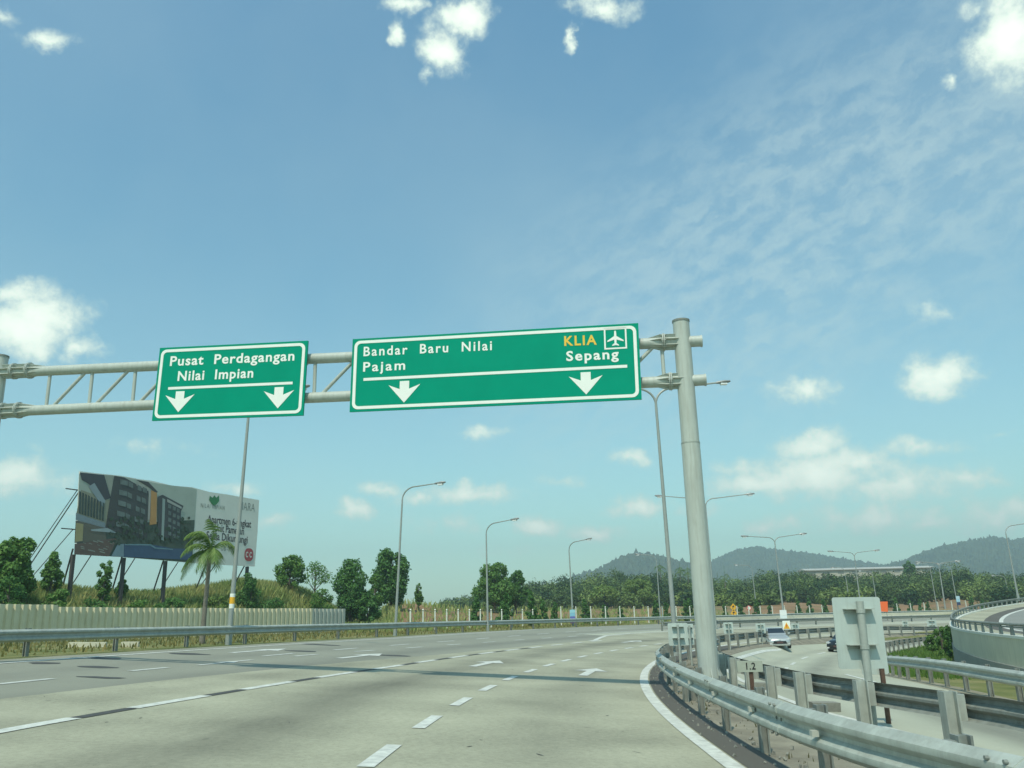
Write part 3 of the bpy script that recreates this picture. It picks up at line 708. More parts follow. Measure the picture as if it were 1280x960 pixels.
# ------------------------------------------------------------------ overhead signs
def text_mesh(body, bold=.02, spacing=1.0):
    cu = bpy.data.curves.new('text', 'FONT'); cu.body = body; cu.size = 1; cu.offset = bold; cu.space_character = spacing; cu.resolution_u = 3
    o = bpy.data.objects.new('text', cu); COL.objects.link(o); dg = bpy.context.evaluated_depsgraph_get(); dg.update()
    me = bpy.data.meshes.new_from_object(o.evaluated_get(dg)); bpy.data.objects.remove(o); bpy.data.curves.remove(cu)
    v = [tuple(q.co) for q in me.vertices]; f = [tuple(p.vertices) for p in me.polygons]; bpy.data.meshes.remove(me)
    return v, f
class Plane:
    """local sign frame: origin O, axes ax (along), az (up), normal n toward the viewer"""
    def __init__(s, O, ax, az, n): s.O, s.ax, s.az, s.n = O, ax, az, n
    def pt(s, u, v, off=0): return s.O + s.ax * u + s.az * v + s.n * off
    def uv(s, px, py, cam=Vector((0, 0, EYE))):
        d = rays(px, py); t = s.n.dot(s.O - cam) / s.n.dot(d); p = cam + d * t - s.O; return p.dot(s.ax), p.dot(s.az)
def lettering(pl, body, p0, p1, capz, parent, m, off=.012, bold=.022, spacing=1.12, name='lettering', root=None):
    """baseline from photo point p0 to p1"""
    v, f = text_mesh(body, bold, spacing); xs = [q[0] for q in v]; w = max(xs) - min(xs); x0 = min(xs)
    cap = max(q[1] for q in text_mesh('H', bold)[0])
    (u0, v0), (u1, v1) = pl.uv(*p0), pl.uv(*p1); k = (u1 - u0) / w; kz = capz / cap
    b = MB(); b.add([pl.pt(u0 + (q[0] - x0) * k, v0 + (v1 - v0) * ((q[0] - x0) / w) + q[1] * kz, off) - (root or Vector()) for q in v], f)
    return b.build(name, m, parent)
def round_rect(w, h, r, n=5):
    pts = []
    for cx, cy, a0 in ((w / 2 - r, h / 2 - r, 0), (-w / 2 + r, h / 2 - r, 90), (-w / 2 + r, -h / 2 + r, 180), (w / 2 - r, -h / 2 + r, 270)):
        for k in range(n + 1):
            t = R_(a0 + 90 * k / n); pts.append((cx + r * math.cos(t), cy + r * math.sin(t)))
    return pts
def highway_sign(label, c00, c10, c01, c11):
    """corners tl, tr, bl, br as photo points on the sign plane 0.3 m in front of the beams"""
    off = .30
    tl, tr, bl, br_ = [on_plane(*c, off) for c in (c00, c10, c01, c11)]
    O = (tl + tr + bl + br_) / 4; ax = ((tr - tl) + (br_ - bl)).normalized(); az = Vector((0, 0, 1)); az = (az - ax * az.dot(ax)).normalized(); n = gn
    w = ((tr - tl).length + (br_ - bl).length) / 2; h = ((tl - bl).length + (tr - br_).length) / 2
    t = thing('highway_sign', label, 'road sign', O)
    pl = Plane(O, ax, az, n); b = MB()
    b.prism([(-w / 2, -h / 2), (w / 2, -h / 2), (w / 2, h / 2), (-w / 2, h / 2)], -n * .05, ax, az, n * .055); b.build('panel', M['sign_green'], t)
    bo = MB(); a = round_rect(w - .12, h - .12, .16); i_ = round_rect(w - .28, h - .28, .10); N_ = len(a)
    bo.add([ax * p[0] + az * p[1] + n * .012 for p in a + i_], [(k, (k + 1) % N_, N_ + (k + 1) % N_, N_ + k) for k in range(N_)]); bo.build('border', M['sign_white'], t)
    bk = MB()
    for u in (-w * .33, 0, w * .33): bk.box(ax * u - n * .085, (.08, .07, h * .92), Matrix((ax, n, az)).transposed())
    bk.build('back_bracket', M['galv'], t)
    return t, pl, w, h
def sbar(pl, t, p0, p1, th):
    (u0, v0), (u1, v1) = pl.uv(*p0), pl.uv(*p1); b = MB()
    b.add([pl.pt(u0, v0 - th / 2, .012) - pl.O, pl.pt(u1, v1 - th / 2, .012) - pl.O, pl.pt(u1, v1 + th / 2, .012) - pl.O, pl.pt(u0, v0 + th / 2, .012) - pl.O], [(0, 1, 2, 3)]); b.build('divider_bar', M['sign_white'], t)
def sarrow(pl, t, ctop, k):
    u, v = pl.uv(*ctop); b = MB()
    sh = [(-.13, 0), (.13, 0), (.13, -.22), (.44, -.10), (0, -.60), (-.44, -.10), (-.13, -.22)]
    b.add([pl.pt(u + a * k, v + c * k, .012) - pl.O for a, c in sh], [(0, 6, 2, 1), (2, 3, 4), (4, 5, 6), (2, 4, 6)]); b.build('down_arrow', M['sign_white'], t)
W_ = M['sign_white']
t, pl, w, h = highway_sign('green overhead sign reading Pusat Perdagangan and Nilai Impian with two down arrows', (199, 434), (383, 427), (191, 527), (381, 518))
lettering(pl, 'Pusat  Perdagangan', (212.5, 457.3), (368, 450.5), .27, t, W_, root=pl.O, bold=.023)
lettering(pl, 'Nilai  Impian', (222, 476), (316.5, 471.8), .27, t, W_, root=pl.O, bold=.023)
sbar(pl, t, (210.5, 485.7), (366, 478.8), .072); sarrow(pl, t, (225.7, 489.2), .97); sarrow(pl, t, (349.2, 484), .97)
t, pl, w, h = highway_sign('wide green overhead sign reading Bandar Baru Nilai, Pajam, KLIA and Sepang', (440, 423), (797, 405), (438, 516), (803, 498))
lettering(pl, 'Bandar  Baru  Nilai', (454.5, 445.2), (615, 437.5), .255, t, W_, root=pl.O, bold=.019, spacing=1.25)
lettering(pl, 'Pajam', (454, 464.5), (506.5, 462), .255, t, W_, root=pl.O, bold=.019, spacing=1.25)
lettering(pl, 'KLIA', (705.5, 432.2), (746, 430.6), .255, t, M['sign_yellow'], root=pl.O, bold=.024, spacing=1.2)
lettering(pl, 'Sepang', (708, 451.2), (773.5, 448.2), .255, t, W_, root=pl.O, bold=.025, spacing=1.2)
sbar(pl, t, (454.5, 474.5), (784, 457.8), .075); sarrow(pl, t, (505.8, 476.3), .97); sarrow(pl, t, (732, 465.3), .97)
# serifs on the capital I, as on the sign
(u0, v0) = pl.uv(756.5, 412.8); (u1, v1) = pl.uv(782, 433.3); cxu, cyv = (u0 + u1) / 2, (v0 + v1) / 2; q = .285
b = MB()
for (a, c, e, d_) in ((-q, -q, q, -q + .04), (-q, q - .04, q, q), (-q, -q + .04, -q + .04, q - .04), (q - .04, -q + .04, q, q - .04)):
    b.add([pl.pt(cxu + a, cyv + c, .012) - pl.O, pl.pt(cxu + e, cyv + c, .012) - pl.O, pl.pt(cxu + e, cyv + d_, .012) - pl.O, pl.pt(cxu + a, cyv + d_, .012) - pl.O], [(0, 1, 2, 3)])
b.build('symbol_frame', W_, t)
plane_half = [(0, .21), (.022, .185), (.03, .06), (.205, -.055), (.205, -.09), (.03, -.035), (.024, -.125), (.085, -.175), (.085, -.2), (0, -.18)]
poly = plane_half + [(-a, c) for a, c in reversed(plane_half[1:-1])]
b = MB(); N_ = len(plane_half)
for sg in (1, -1):
    pts = [pl.pt(cxu + sg * a, cyv + c, .012) - pl.O for a, c in plane_half]
    for tri in ((0, 1, 2), (0, 2, 5), (0, 5, 6), (2, 3, 4), (2, 4, 5), (0, 6, 9), (6, 7, 8), (6, 8, 9)): b.add([pts[i] for i in tri], [(0, 1, 2)])
b.build('aeroplane_symbol', W_, t)

# ------------------------------------------------------------------ billboard
def build_billboard():
    A = at(97, 62.0); B = at(319, 77.0); A.z = B.z = 0
    ax = (B - A).normalized(); n = Vector((ax.y, -ax.x, 0)); n = n if n.y < 0 else -n
    az = Vector((0, 0, 1)); O = A.copy(); O.z = 4.0
    pl = Plane(O, ax, az, n)
    t = thing('billboard', 'large weathered billboard on posts showing dark apartment blocks beside a pool', 'billboard', O)
    K = lambda px, py, off=0: pl.pt(*pl.uv(px, py), off) - O
    outl = [(95, 693), (150, 696), (200, 700), (256, 705), (290, 706.5), (318.5, 708), (322, 665), (324, 625), (300, 621), (284, 618), (262, 615), (240, 609), (215, 607), (190, 601), (175, 599), (150, 594.5), (125, 592), (100, 589)]
    M['print_grey'] = mat('print_pale_grey', (.70, .71, .64), .6, noise=(.35, .12))
    def poly(name, pts, col, off, parent=t, rough=.6, nz=.15):
        m = col if not isinstance(col, tuple) else mat(name, col, rough, noise=(.8, nz))
        b = MB(); b.add([K(x, y, off) for x, y in pts], [tuple(range(len(pts)))]); return b.build(name, m, parent)
    b = MB(); N_ = len(outl); fr = [K(x, y, 0) for x, y in outl]; bk = [p - n * .12 for p in fr]
    b.add(fr + bk, [tuple(range(N_)), tuple(range(2 * N_ - 1, N_ - 1, -1))] + [((i + 1) % N_, i, N_ + i, N_ + (i + 1) % N_) for i in range(N_)])
    panel = b.build('panel', M['print_grey'], t)
    R2 = lambda x, y: (90 + x / 8, 580 + y / 8)        # from the enlarged study
    q = lambda *L: [R2(*p) for p in L]
    D = .012
    shapes = [
     ('printed_sky', [(98.8, 592), (125, 593), (150, 595.5), (175, 600), (200, 605), (240, 610), (246, 612), (243, 660), (96.5, 660)], (0.40, 0.45, 0.39), 1),
     ('printed_garden', [(96.3, 668), (140, 655), (243, 650), (240, 703), (95.2, 692)], (0.073, 0.101, 0.077), 2),
     ('printed_wall', q((90, 260), (390, 360), (390, 640), (40, 500)), (0.286, 0.286, 0.212), 2),
     ('printed_wing', q((75, 85), (320, 110), (385, 340), (330, 360), (165, 200), (95, 160)), (0.063, 0.069, 0.081), 3),
     ('printed_wing', q((160, 225), (220, 190), (330, 370), (310, 440)), (0.270, 0.327, 0.352), 4),
     ('printed_house', q((330, 110), (410, 115), (395, 330), (380, 300)), (0.319, 0.335, 0.286), 3),
     ('printed_slab', q((35, 490), (330, 590), (330, 640), (32, 560)), (0.220, 0.270, 0.302), 4),
     ('printed_lobby', q((32, 565), (330, 640), (340, 760), (20, 790)), (0.138, 0.130, 0.101), 4),
     ('printed_lobby', q((35, 590), (110, 600), (100, 770), (25, 780)), (0.368, 0.319, 0.163), 5),
     ('printed_canopy', q((180, 655), (350, 640), (440, 690), (190, 670)), (0.327, 0.384, 0.401), 6),
     ('printed_block', q((420, 118), (520, 135), (760, 270), (745, 760), (330, 650), (380, 330)), (0.066, 0.070, 0.070), 4),
     ('printed_roof', q((640, 160), (760, 180), (855, 280), (835, 290), (760, 230)), (0.065, 0.068, 0.068), 4),
     ('printed_roof', q((640, 175), (770, 245), (765, 275), (640, 215)), (0.368, 0.376, 0.335), 5),
     ('printed_tower', q((785, 262), (845, 290), (840, 600), (770, 610)), (0.491, 0.261, 0.097), 5),
     ('printed_tower', q((765, 270), (787, 268), (778, 560), (752, 560)), (0.384, 0.368, 0.335), 5),
     ('printed_block', q((850, 330), (900, 308), (1110, 420), (1085, 470), (1065, 760), (850, 720)), (0.069, 0.074, 0.077), 6),
     ('printed_fascia', q((945, 350), (1090, 430), (1088, 450), (945, 380)), (0.384, 0.401, 0.368), 7),
     ('printed_fascia', q((898, 340), (925, 355), (910, 770), (885, 760)), (0.286, 0.352, 0.335), 7),
     ('printed_terrace', q((20, 800), (440, 740), (400, 850), (360, 925), (15, 905)), (0.147, 0.101, 0.081), 6),
     ('printed_pool', q((500, 800), (790, 805), (1000, 845), (1195, 850), (1190, 960), (380, 925)), (0.055, 0.101, 0.179), 6),
     ('printed_pool', q((450, 800), (512, 800), (510, 930), (385, 922)), (0.204, 0.286, 0.335), 7),
     ('printed_pool', q((520, 800), (780, 803), (830, 835), (1000, 850), (1000, 858), (820, 845), (770, 815), (520, 812)), (0.171, 0.286, 0.335), 8),
    ]
    for nm, pts, col, lv in shapes: poly(nm, pts, col, D * lv, panel)
    # windows of the printed blocks and mullions, each sheet of them one part
    b = MB()
    for i in range(5):
        for (xa, xb, dy) in ((475, 555, 0), (560, 605, 30), (650, 690, 70), (700, 745, 95)):
            y0 = 150 + i * 105 + dy * .8
            b.add([K(*R2(x, y), D * 6) for x, y in ((xa - i * 10, y0), (xb - i * 10, y0 + 22), (xb - i * 10, y0 + 70), (xa - i * 10, y0 + 52))], [(0, 1, 2, 3)])
    for i in range(5):
        for (xa, xb, dy) in ((955, 985, 0), (1000, 1030, 22), (1042, 1070, 42)):
            y0 = 400 + i * 68 + dy
            b.add([K(*R2(x, y), D * 8) for x, y in ((xa, y0), (xb, y0 + 12), (xb - 3, y0 + 48), (xa - 3, y0 + 38))], [(0, 1, 2, 3)])
    b.build('printed_windows', mat('printed_windows', (.17, .21, .20), .5, noise=(2, .5)), panel)
    b = MB()
    for i in range(9):
        x = 70 + i * 29
        b.add([K(*R2(a, c), D * 5) for a, c in ((x, 270 + i * 14), (x + 17, 282 + i * 14), (x + 10, 500 + i * 9), (x - 7, 492 + i * 9))], [(0, 1, 2, 3)])
    b.build('printed_windows', mat('printed_glazing', (.06, .09, .085), .5, noise=(2, .5)), panel)
    b = MB()          # printed trees in front of the blocks
    for k in range(150):
        x, y = rnd.uniform(370, 1180), rnd.uniform(540, 800); sz = rnd.uniform(8, 26)
        if x > 760 and x < 1080 and y < 640: continue
        b.add([K(*R2(x + sz * rnd.uniform(.5, 1) * math.cos(a), y + sz * rnd.uniform(.6, 1.1) * math.sin(a)), D * (8 + k * .02)) for a in np.linspace(0, 5.5, 8)], [tuple(range(8))])
    b.build('printed_trees', mat('printed_trees', (.06, .10, .062), .6, noise=(3, .6)), panel)
    b = MB()
    for k in range(16):
        x = rnd.uniform(60, 420); y = 800 + rnd.uniform(-40, 70); s_ = rnd.uniform(12, 30)
        b.add([K(*R2(a, c), D * (8 + k * .05)) for a, c in ((x, y), (x + s_ * 2, y + s_ * .6), (x + s_ * 1.9, y + s_), (x - s_ * .2, y + s_ * .4))], [(0, 1, 2, 3)])
    b.build('printed_loungers', mat('printed_loungers', (.33, .35, .31), .6, noise=(1, .5)), panel)
    ink = mat('print_ink', (.035, .04, .05), .6); pale = mat('print_pale_ink', (.19, .235, .215), .6); gr = mat('print_green', (.04, .20, .08), .6); rd = mat('print_red', (.38, .07, .075), .6)
    def txt(s, p0, p1, cap, m, **k): lettering(pl, s, p0, p1, cap, panel, m, off=.03, root=O, **k)
    S1 = lambda x, y: (230 + x / 8.73, 600 + y / 8.73)
    txt('Apartmen 6-tingkat', S1(252, 462), S1(728, 520), .62, ink, bold=.012, spacing=1.0)
    txt('Unit Pameran', S1(330, 558), S1(650, 598), .62, ink, bold=.012, spacing=1.0)
    txt('Sedia Dikunjungi', S1(240, 640), S1(690, 692), .62, ink, bold=.012, spacing=1.0)
    txt('NILAI IMPIAN', S1(180, 298), S1(438, 326), .34, pale, bold=.0, spacing=1.3)
    txt('MARA', S1(600, 322), S1(768, 346), .68, pale, bold=-.012, spacing=1.05)
    txt('06-794', S1(400, 770), S1(560, 790), .40, pale, bold=.0)
    b = MB(); pts = [(-.55, -.05), (-.5, .35), (-.2, .2), (0, .45), (.2, .25), (.5, .5), (.55, .0), (.3, -.3), (0, -.5), (-.35, -.25)]
    u, v = pl.uv(*S1(327, 222)); b.add([pl.pt(u + a * 1.0, v + c * .95, .03) - O for a, c in pts], [tuple(range(len(pts)))]); b.build('printed_emblem', gr, panel)
    u, v = pl.uv(*S1(706, 815)); b = MB(); b.add([pl.pt(u + a, v + c, .03) - O for a, c in round_rect(1.02, 1.1, .42)], [tuple(range(24))]); b.build('printed_emblem', rd, panel)
    b = MB()
    for du in (-.22, .22):
        a = [(du + .17 * math.cos(x), .25 * math.sin(x)) for x in np.linspace(.6, 5.7, 10)]; c_ = [(du + .09 * math.cos(x), .16 * math.sin(x)) for x in np.linspace(.6, 5.7, 10)]
        b.add([pl.pt(u + p, v + r, .04) - O for p, r in a + c_], [(i, i + 1, 11 + i, 10 + i) for i in range(9)])
    b.build('printed_emblem', M['print_grey'], panel)
    # supports
    Lw = (B - A).length
    for (px, yb) in ((95, 693), (158, 697), (210, 701), (264, 705), (312, 708)):
        u, v = pl.uv(px, yb); p = pl.pt(u, 0) - O; zg = zt((p + O).x, (p + O).y) - O.z
        b = MB(); b.box(Vector((p.x, p.y, (zg - .4 + v) / 2)) - n * .28, (.22, .22, v - zg + .4), Matrix((ax, n, az)).transposed()); b.build('post', M['wood_post'], t)
        for sgn in (1,):
            b = MB(); q0 = Vector((p.x, p.y, v + .4)) - n * .4; q1 = q0 + ax * 1.6 - n * 3.2; q1.z = zt((q1 + O).x, (q1 + O).y) - O.z - .2
            b.tube([q0, q1], .06, 6); b.build('brace', M['wood_post'], t)
            b = MB(); q0 = Vector((p.x, p.y, v + 4.5)) - n * .4; q1 = q0 - ax * .9 - n * 5.2; q1.z = zt((q1 + O).x, (q1 + O).y) - O.z - .2
            b.tube([q0, q1], .04, 6); b.build('brace', M['wood_post'], t)
    u, v = pl.uv(97, 640)
    for dz, ln in ((1.6, 3.0), (-1.2, 2.2)):
        q0 = pl.pt(u, v + dz) - O - n * .3; q1 = q0 - ax * ln - n * 2.0; q1.z = zt((q1 + O).x, (q1 + O).y) - O.z - .2
        b = MB(); b.tube([q0, q1], .032, 6); b.build('brace', M['wood_post'], t)
        b = MB(); b.box(q0 - ax * .35, (1.1, .07, .07), Matrix((ax, n, az)).transposed()); b.build('outrigger', M['wood_post'], t)
build_billboard()

# ------------------------------------------------------------------ corrugated hoarding and post fence on the left
def build_hoarding():
    rf = 34.2
    a = at(-120, 44); b_ = at(437, 80)
    s0 = sr_of(a.x, a.y)[0]; s1 = sr_of(b_.x, b_.y)[0]
    t = thing('hoarding_fence', 'cream corrugated metal hoarding running below the billboard', 'fence', P3(s0, rf))
    O = t.location
    px_s = lambda px: None
    segs = []; n = 9; 
    for i in range(n):
        sa = s0 + (s1 - s0) * i / n; sb = s0 + (s1 - s0) * (i + 1) / n; segs.append((sa, sb))
    for i, (sa, sb) in enumerate(segs):
        b = MB(); V = []; Fc = []; s = sa - .03; k = 0
        hh = 1.98 + (.10 if proj(*P3((sa + sb) / 2, rf))[0] < 45 else 0) + rnd.uniform(-.02, .02)
        while s < sb + .3:
            ph = k % 4; off = (.0, .0, .11, .11)[ph]; 
            x, y = xy(s, rf + off); z = zroad(s, rf)
            V += [Vector((x, y, z - .3)) - O, Vector((x, y, z + hh + rnd.uniform(-.015, .015))) - O]
            s += (.22, .05, .10, .05)[ph]; k += 1
        m = len(V) // 2; Fc = [(2 * j, 2 * j + 2, 2 * j + 3, 2 * j + 1) for j in range(m - 1)]
        W = [p + Vector((.006, .012, 0)) for p in V]; nV = len(V)
        b.add(V + W, Fc + [tuple(q + nV for q in f[::-1]) for f in Fc] + [(2 * j + 1, 2 * j + 3, 2 * j + 3 + nV, 2 * j + 1 + nV) for j in range(m - 1)])
        b.build('metal_sheet', M['fence_grey'] if i >= n - 1 else M['fence_sheet'], t)
    b = MB()
    for zz in (.5, 1.5): b.tube([P3(s, rf + .2, zz) - O for s in seq(s0, s1, 4)], .03, 6)
    b.build('frame', M['galv_dull'], t)
    for s in seq(s0, s1, 6):
        b = MB(); b.tube([P3(s, rf + .26, -.3) - O, P3(s, rf + .26, 1.95) - O], .045, 6); b.build('post', M['galv_dull'], t)
build_hoarding()
def build_post_fence(label, s0, s1, roff, gap, h):
    o0 = P3(s0, outer(s0) + roff); t = thing('wire_fence', label, 'fence', o0, 0, 'white post fences beyond the road')
    s = s0; n = 0; tops = []
    while s < s1 and n < 98:
        r = outer(s) + roff; x, y = xy(s, r); z = zt(x, y); b = MB()
        b.box(Vector((x, y, z + h / 2 - .1)) - o0, (.12, .12, h + .2)); b.box(Vector((x, y + .10, z + h + .06)) - o0, (.10, .26, .12), Matrix.Rotation(-.6, 3, 'X')); b.build('post', M['post_white'], t)
        tops.append(Vector((x, y, z)) - o0); s += gap; n += 1
    b = MB()
    for zz in (.3, .7, 1.1, h - .05):
        b.tube([p + Vector((0, 0, zz)) for p in tops], .008, 3)
    b.build('wire', M['galv_dull'], t)
s0 = sr_of(*at(452, 74).xy)[0]
build_post_fence('row of white concrete fence posts right of the hoarding end', s0, 84, 6.0, 1.75, 1.55)
build_post_fence('row of white concrete fence posts along the distant red soil bank', 86, 170, 5.0, 2.7, 1.8)

# ------------------------------------------------------------------ street lamps
def lamp_parts(root, H, arms, rad=.085, reach=2.4, band=False, head=1.0):
    rad = rad * .82
    """arms: list of unit directions"""
    b = MB()
    if len(arms) == 1: zs = H - 1.0
    else: zs = H - .75
    b.tube([(0, 0, -.2), (0, 0, .5), (0, 0, .52), (0, 0, zs)], [rad * 1.5, rad * 1.5, rad * 1.15, rad * .62], 10); b.build('pole', M['lamp_grey'], root, smooth=True)
    for d in arms:
        d = Vector(d).normalized(); b = MB(); pts = []
        for k in range(9):
            t = k / 8 * math.pi / 2; pts.append(d * (.95 * (1 - math.cos(t))) + Vector((0, 0, zs + .85 * math.sin(t))))
        pts.append(d * reach + Vector((0, 0, zs + .85 + (reach - .95) * .10)))
        b.tube(pts, [rad * .55] * 9 + [rad * .42], 8); a = b.build('arm', M['lamp_grey'], root, smooth=True)
        sd = Vector((-d.y, d.x, 0)); e = pts[-1]; uz = Vector((0, 0, 1)); b = MB()
        sec = [(-.05, .05, .05), (.12, .11, .08), (.45, .14, .10), (.68, .09, .06), (.74, .03, .03)]
        V = []; Fc = []
        for (q, w, hh) in sec:
            c = e + d * q * head + uz * q * .1
            V += [c + (sd * w * math.cos(2 * math.pi * k / 8) * 1.2 + uz * hh * math.sin(2 * math.pi * k / 8)) * head for k in range(8)]
        for i in range(len(sec) - 1):
            for k in range(8): Fc.append((i * 8 + k, i * 8 + (k + 1) % 8, (i + 1) * 8 + (k + 1) % 8, (i + 1) * 8 + k))
        Fc += [tuple(range(8))[::-1], tuple(32 + k for k in range(8))]
        b.add(V, Fc); hd = b.build('lamp_head', M['lamp_head'], a, smooth=True)
        b = MB(); b.box(e + d * .36 * head - uz * .07 * head, (.34 * head, .22 * head, .09 * head), Matrix((d, sd, uz)).transposed()); b.build('lens', M['lamp_glass'], hd)
    if band:
        for (z0, z1, m) in ((1.55, 1.75, 'sign_white'), (1.75, 2.05, 'yellow'), (2.05, 2.2, 'sign_white')):
            b = MB(); b.tube([(0, 0, z0), (0, 0, z1)], rad * 1.2, 10); b.build('band', M[m], root, smooth=True)
GRP = 'street lamps along the highway'
def lamp(label, base, ytop, arms, **k):
    """ytop = photo row of the lamp's top"""
    lean = k.pop('lean', (0, 0)); 
    px, _ = proj(*base); D = rays(px, ytop); H = EYE + D.z / D.y * base.y - base.z
    t = thing('street_lamp', label, 'street lamp', base, 0, GRP); t.rotation_euler = (lean[1], lean[0], 0)
    lamp_parts(t, H, arms, **k); return t, H
toC = lambda p: (Vector((CX, CY, 0)) - Vector((p.x, p.y, 0))).normalized()
def single(label, px, Y, ytop, d=None, **k):
    p = at(px, Y); return lamp(label, p, ytop, [d or toC(p)], **k)
def double(label, px, Y, ytop, ang=None, **k):
    p = at(px, Y); d = Vector((1, -.12, 0)) if ang is None else Vector((math.cos(ang), math.sin(ang), 0)); return lamp(label, p, ytop, [d, -d], **k)
single('nearest left lamp post with an orange band, its top hidden behind the smaller green sign', 287, 40, 489, band=True, lean=(.03, 0), rad=.12)
single('tall single lamp post right of the round dark tree, arm pointing right', 494, 57, 606, lean=(.045, 0), rad=.10, reach=2.4)
single('single lamp post in front of the wide leafy tree', 609.5, 71, 652, rad=.10, reach=2.3)
single('single lamp post with a blue and purple banner near its foot', 716, 93, 676, rad=.11, reach=2.2, lean=(-.015, 0))
single('thin far lamp post just left of the tall double lamp', 825, 112, 692, d=(-1, 0, 0), rad=.09, reach=2.0)
double('tallest double arm lamp post rising beside the gantry post', 842, 43, 487, ang=R_(4), lean=(-.012, 0), rad=.13, reach=3.3, head=1.0)
double('double arm lamp post half hidden behind the gantry post', 893, 89, 624, ang=R_(2), rad=.12, reach=4.3, head=1.25)
double('double arm lamp post with a white banner straight above the silver car', 979, 122, 672, ang=R_(3), rad=.14, reach=3.7, head=1.4, lean=(-.02, 0))
double('far double arm lamp post above the back of the foreground sign', 1076, 160, 691, ang=R_(3), rad=.13, reach=3.8, head=1.5)
double('farthest double arm lamp post seen left of the ramp', 1181, 175, 704, ang=R_(0), rad=.16, reach=3.4, head=1.6)
LR = at(1274, 95); LR.z = zramp(sr_of(LR.x, LR.y)[0], sr_of(LR.x, LR.y)[1])
lamp('lamp post on the ramp at the right edge with its arm leaving the picture', LR, 655, [(1, 0, 0)], rad=.11, reach=2.6, lean=(-.02, 0))
single('thin distant lamp post left of the one above the silver car', 946, 150, 705, d=(-1, .1, 0), rad=.09, reach=2.2, lean=(-.02, 0))
for (px, yt, lb) in ((1063, 708, 'thin bare lamp post left of the far double lamp'), (1097, 712, 'thin bare lamp post just right of the far double lamp'), (1171, 703, 'thin bare lamp post left of the farthest double lamp'), (1197, 703, 'thin lamp post with a pale blue banner beside the ramp'), (1263, 718, 'short thin lamp post left of the one on the ramp')):
    single(lb, px, 172 if px < 1250 else 178, yt, d=(-.9, .2, 0), rad=.10, reach=1.8, lean=(-.03, 0))

# ------------------------------------------------------------------ smaller signs
def sign_back(label, base, w, h, zc, rot, tilt, bracket=True, post_r=.055, holes=False, group=None, front=None, brk=2):
    """plate seen from behind on a post; zc = height of plate centre"""
    t = thing('road_sign_back', label, 'road sign', base, rot, group); t.rotation_euler = (0, tilt, rot)
    b = MB(); b.prism(round_rect(w, h, min(w, h) * .05, 3), (0, .15, zc), Vector((1, 0, 0)), Vector((0, 0, 1)), (0, .012, 0)); b.build('plate', M['sign_back'], t)
    b = MB(); b.tube([(0, 0, -.2), (0, 0, zc + h * .44)], post_r, 12); b.build('post', M['galv'], t, smooth=True)
    zz = (.30, -.20) if brk == 2 else (0,)
    for k in zz:
        b = MB(); b.box((0, .135, zc + h * k), (w * .58, .03, .05 * max(1, h))); b.box((0, .075, zc + h * k + .031 * max(1, h)), (w * .60, .15, .012)); b.tube([(0, 0, zc + h * k - .03), (0, 0, zc + h * k + .03)], post_r * 1.18, 12); b.build('bracket', M['galv'], t)
    if holes:
        b = MB()
        for (u, v) in ((.32, .28), (.32, -.22)): b.box((u * w, .143, zc + v * h), (.05, .012, .05))
        b.build('bolt', M['black'], t)
    return t
pb = at(1073.5, 15.6)
sign_back('large pale metal sign back with bracket shadows on a round post in the foreground', pb, .86, 1.21, 1.61, .03, .012, post_r=.066)
# second smaller plate on a rusty post behind it
pb2 = at(1092, 17.0); t = thing('road_sign_back', 'partly hidden grey plate on a rusty post behind the large sign back', 'road sign', pb2); t.rotation_euler = (0, .0, 0)
b = MB(); b.prism(round_rect(.50, .62, .04, 3), (-.10, .06, 1.17), Vector((1, 0, 0)), Vector((0, 0, 1)), (0, .012, 0)); b.build('plate', M['sign_back'], t)
b = MB(); b.box((0, 0, .75), (.07, .07, 1.6)); b.build('post', M['rust'], t)
b = MB(); b.box((-.10, .035, 1.2), (.3, .04, .05)); b.build('bracket', M['galv'], t)
# marker signs on the median, backs towards us
CG = 'chevron sign backs along the median'
for i, (px, Y, w, h, zc, lb) in enumerate([
  (846, 33, .72, .80, 1.42, 'white sign back with four bracket shadows left of the gantry post'), (860, 35.5, .34, .80, 1.40, 'narrow white sign back with bolts beside the four bracket one'),
  (876, 41, .52, .66, 1.62, 'small white sign back just left of the gantry post'), (909, 52, .54, .62, 1.5, 'small white sign back right of the gantry post'),
  (949, 62, .66, .66, 1.6, 'small white sign back left of the silver car'), (992, 72, .62, .62, 1.6, 'small white sign back right of the yellow warning sign'),
  (1129, 98, .62, .7, 1.5, 'far white sign back near the grass island'), (1162, 98, 1.0, .9, 1.4, 'far white round cornered sign back left of the ramp nose')]):
    p = at(px, Y); s_, r_ = sr_of(p.x, p.y); x_, y_ = p.x, p.y; p.z = zroad(s_, r_)
    D = rays(px, {0: 793, 1: 793, 2: 790, 3: 785, 4: 785.5, 5: 784.5, 6: 780, 7: 780}[i]); zc2 = EYE + D.z / D.y * Y - p.z
    sign_back(lb, p, w, h, zc2, -.1, .0, post_r=.04, holes=(i == 1), group=CG, brk=2)
# kilometre marker
kp = at(931, 18.6); D = rays(937, 833); kz = EYE + D.z / D.y * kp.y - kp.z
t = thing('kilometre_marker', 'small cream kilometre board reading 1.2 on a rusty post', 'marker', kp); t.rotation_euler = (0, .0, -.05)
b = MB(); b.prism(round_rect(.52, .22, .02, 2), (0, 0, kz), Vector((1, 0, 0)), Vector((0, 0, 1)), (0, .05, 0)); b.build('board', mat('marker_board', (.42, .45, .36), .7, noise=(4, .2)), t)
b = MB(); b.box((.02, .05, kz / 2 - .1), (.08, .05, kz + .1)); b.build('post', M['rust'], t)
v, f = text_mesh('1.2', .02, 1.1); b = MB(); b.add([(-.11 + q[0] * .17, -.004, kz - .06 + q[1] * .19) for q in v], f); b.build('lettering', M['black'], t)
